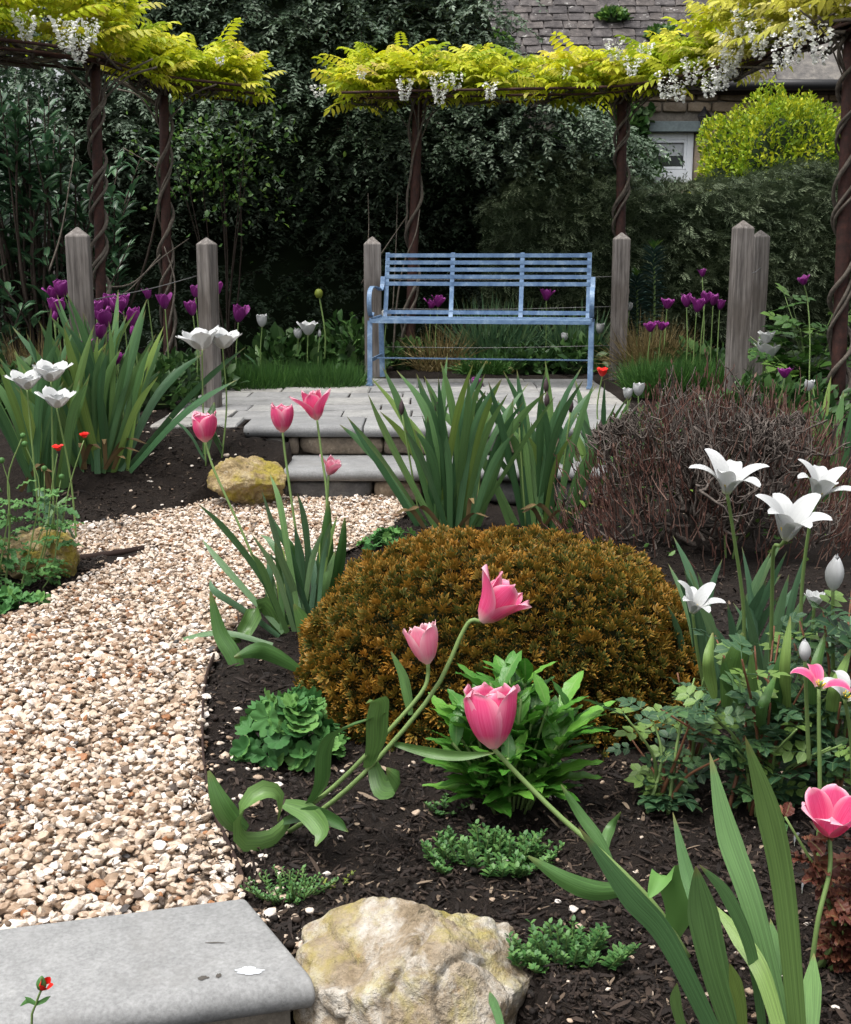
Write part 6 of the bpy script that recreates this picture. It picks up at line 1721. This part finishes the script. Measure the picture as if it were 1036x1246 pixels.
# red bud in front of the coping
def build_bud():
    b = P(38, 1262, 1.42); t = Thing('red_bud_stalk', 'small green stalk with one opening red bud before the coping step', 'plant', b * [1, 1, 0] + [0, 0, -.18])
    tp = P(50, 1205, 1.42); mb = MB(); tube(mb, crom([np.array([b[0] - .01, b[1], -.18]), b, P(44, 1222, 1.42), tp], 10), .0016, 5); t.part('stem', mb, M['stem'])
    mb = MB(); q = crom([tp, tp + [.002, 0, .020]], 6); tube(mb, q, [.002, .006, .007, .006, .004, .001], 6); t.part('bud', mb, M['oregano'])
    mb = MB(); e = tp + np.array([.003, -.002, .006])
    for k in range(4): petal_grid(mb, e, up(.6, -.2, .7), up(math.cos(k * 1.6), math.sin(k * 1.6), 0), lily_petal(.012, .0055, .3, .1, (0, 0, 0)), 4, 4)
    t.part('petal', mb, M['red'])
    for k, (x, y) in enumerate(((30, 1213), (24, 1225), (62, 1212))):
        mb = MB(); blade(mb, [P(44, 1222, 1.42), P((x + 44) / 2, 1218, 1.42), P(x, y, 1.42)], .006, up(0, .5, 1), 6); t.part('leaf', mb, M['oregano'])
build_bud()

# ------------------------------------------------------------------ planting: rear borders
def tuft(name, label, cat, c, rad, n, L, mat, lean=.5, w=.005, group=None, droop=.35, base_z=None):
    c = np.asarray(c, float); t = Thing(name, label, cat, c, group); mb = MB()
    a = U(0, 6.28, n); q = np.sqrt(rng.random(n)); o = np.c_[np.cos(a) * q * rad[0], np.sin(a) * q * rad[1], np.zeros(n)] + c
    th = rng.normal(0, lean, (n, 2)) + np.c_[np.cos(a) * q, np.sin(a) * q] * lean; l = U(L[0], L[1], n)
    d = nrm(np.c_[th, np.ones(n)])
    for s0, s1, w0, w1 in ((0, .5, 1, .85), (.5, 1, .85, .05)):
        def at(s): return o + d * (l * s)[:, None] - np.array([0, 0, 1.0]) * (droop * l * s * s * np.linalg.norm(th, axis=1))[:, None]
        p0, p1 = at(s0), at(s1); sd_ = nrm(np.cross(p1 - p0, rng.normal(size=(n, 3)))) * w / 2
        V = np.stack([p0 - sd_ * w0, p0 + sd_ * w0, p1 + sd_ * w1, p1 - sd_ * w1], 1).reshape(-1, 3)
        mb.add(V, np.arange(n * 4).reshape(n, 4), np.tile(np.array([[0, s0], [1, s0], [1, s1], [0, s1]]), (n, 1)), np.repeat(rng.random(n), 4))
    t.part('blades', mb, M[mat], kind='stuff'); return t
def rear(px, Y): return np.array([P(px, 400, Y)[0], Y, gz(P(px, 400, Y)[0], Y)])
tuft('grass_mound', 'low green grassy mound beside the dark weathered post', 'plant', rear(315, 7.7), (.22, .22), 2600, (.16, .27), 'grass', .28)
tuft('grass_mound', 'low green grassy mound touching the bench end post', 'plant', rear(398, 7.75), (.21, .22), 2600, (.16, .27), 'grass', .28)
tuft('grass_mound', 'low green grassy mound beside the cracked post at the tan sedge', 'plant', rear(812, 7.0), (.22, .2), 2200, (.16, .27), 'grass', .28)
tuft('grass_mound', 'low green grassy mound tight beside the pale oak post', 'plant', rear(872, 7.0), (.17, .2), 1600, (.16, .29), 'grass', .28)
tuft('sedge', 'tan arching sedge between cracked post and purple tulips', 'plant', rear(797, 8.0), (.14, .10), 900, (.32, .52), 'tan_grass', .42, .006)
tuft('sedge', 'tan arching sedge seen under the bench seat', 'plant', rear(535, 8.7), (.16, .10), 260, (.28, .45), 'tan_grass', .45, .006)
tuft('sedge', 'tan arching sedge beside the outer purple tulips', 'plant', rear(38, 6.6), (.16, .12), 800, (.30, .50), 'tan_grass', .45, .006)
tuft('grass_mound', 'green strappy leaves showing through the back of the bench', 'plant', rear(608, 9.0), (.22, .12), 420, (.40, .62), 'iris_blue', .38, .016)
tuft('grass_mound', 'fine green tuft on the ground under the bench', 'plant', rear(590, 8.5), (.16, .10), 600, (.12, .20), 'grass', .5, .006)
tuft('grass_mound', 'strappy green leaves behind the cracked post end of bench', 'plant', rear(700, 8.9), (.18, .12), 300, (.35, .55), 'iris_blue', .34, .014)
lt = leaf_oval(.55)
for px, Y, rad, n, size, mat, label in (
    (165, 6.7, (.34, .25, .22), 520, (.05, .09), 'filler', 'leafy green growth under the crowd of purple tulips'),
    (25, 6.3, (.30, .25, .20), 420, (.05, .09), 'filler', 'leafy green growth below the outer purple tulips'),
    (222, 7.4, (.30, .25, .20), 380, (.05, .09), 'filler', 'leafy green growth around the thinner coiled pole foot'),
    (350, 8.5, (.32, .2, .26), 380, (.08, .14), 'filler', 'broad leaved plant behind the low grass mounds'),
    (425, 8.6, (.22, .2, .36), 380, (.05, .09), 'filler', 'leafy rose growth beside the bench end post'),
    (500, 8.9, (.25, .15, .18), 260, (.05, .09), 'filler', 'leafy growth behind the curled arm of the bench'),
    (640, 8.75, (.32, .15, .13), 360, (.05, .09), 'filler', 'low leafy growth under the middle of the bench'),
    (705, 8.7, (.20, .15, .20), 280, (.05, .10), 'filler', 'leafy growth under the cracked post end of the bench'),
    (850, 7.9, (.36, .2, .20), 420, (.05, .09), 'filler', 'leafy growth below the purple cluster at the pale post'),
    (950, 6.2, (.40, .3, .18), 500, (.05, .09), 'filler', 'low leafy growth between twiggy shrub and leafy rose'),
    (790, 5.6, (.22, .18, .22), 260, (.04, .08), 'filler', 'leafy growth behind the twiggy shrub by short iris leaves')):
    c = rear(px, Y); leafy_mound('border_plant', label, 'plant', c + [0, 0, .02], rad, n, lt, size, mat, .55, 'hedge_core', .5, stems=5, lumps=.25, shell=(.55, 1.05), stem_mat='stem')
c = on_ground(246, 560, .05)
leafy_mound('variegated_mound', 'small yellow green leaved mound behind the pale edged pink tulip', 'plant', c + [0, .1, 0], (.16, .15, .21), 1100, leaf_oval(.6), (.018, .032), 'varieg', .8, 'hedge_core', .4, lumps=.15)
def spurge(px, py_top, Y, label):
    c = rear(px, Y); t = Thing('spurge', label, 'plant', c); tp = P(px, py_top, Y); mb = MB(); tube(mb, crom([c, (c + tp) / 2 + [.01, 0, 0], tp], 8), .008, 5); t.part('stem', mb, M['stem'])
    n = 110; s = np.sqrt(np.linspace(.12, 1, n)); a = np.arange(n) * 2.4; d = nrm(np.c_[np.cos(a), np.sin(a), .1 + .9 * s ** 4])
    mb = MB(); k = s < .965
    scatter(mb, leaf_oval(.22), (c + (tp - c) * s[:, None])[k], look(d[k], np.array([0, 0, 1.0])), U(.08, .12, k.sum())); t.part('foliage', mb, M['euphorbia'], kind='stuff')
    mb = MB(); scatter(mb, leaf_oval(.3), (c + (tp - c) * s[:, None])[~k], look(d[~k] + [0, 0, .4], np.array([0, 0, 1.0])), U(.06, .10, (~k).sum())); t.part('crown', mb, M['bright_shrub'], kind='stuff')
spurge(796, 300, 8.7, 'upright blue green spurge with bright tip before the yew hedge')
spurge(775, 335, 8.9, 'shorter spurge half hidden by the cracked oak post')
# stones lying under the bench
for k, (px, py, s) in enumerate(((562, 424, .05), (578, 428, .055), (592, 421, .05), (606, 428, .045), (571, 414, .04), (588, 432, .05), (618, 422, .04))):
    p = P(px, py, 8.62); V, F = rock_mesh(50 + k, (s * 1.3, s, s * .75), 8, 2)
    o = MB().add(V, F).build('rockery_stone', M['rock_far']); o.location = (p[0], p[1], gz(p[0], p[1]) + .02 + .012 * (k % 3))
    tag(o, 'buff stone in the loose heap on soil behind the bench', 'stone', 'stones heaped behind the bench')
for px, py, h, l in ((525, 395, .05, 'pale bud on a tall thin stalk by the bench end post'),):
    pass
# bud stalk by the bench
b = rear(392, 8.4); tp = P(388, 357, 8.4); t = Thing('bud_stalk', 'tall thin green stalk with one round pale bud above the white tulips', 'plant', b)
mb = MB(); tube(mb, crom([b, (b + tp) / 2 + [.03, 0, 0], tp], 10), .006, 5); t.part('stem', mb, M['stem'])
V, F = icosphere(2); t.part('bud', MB().add(V * .028 * np.array([1, 1, 1.15]) + tp, F), M['varieg'])
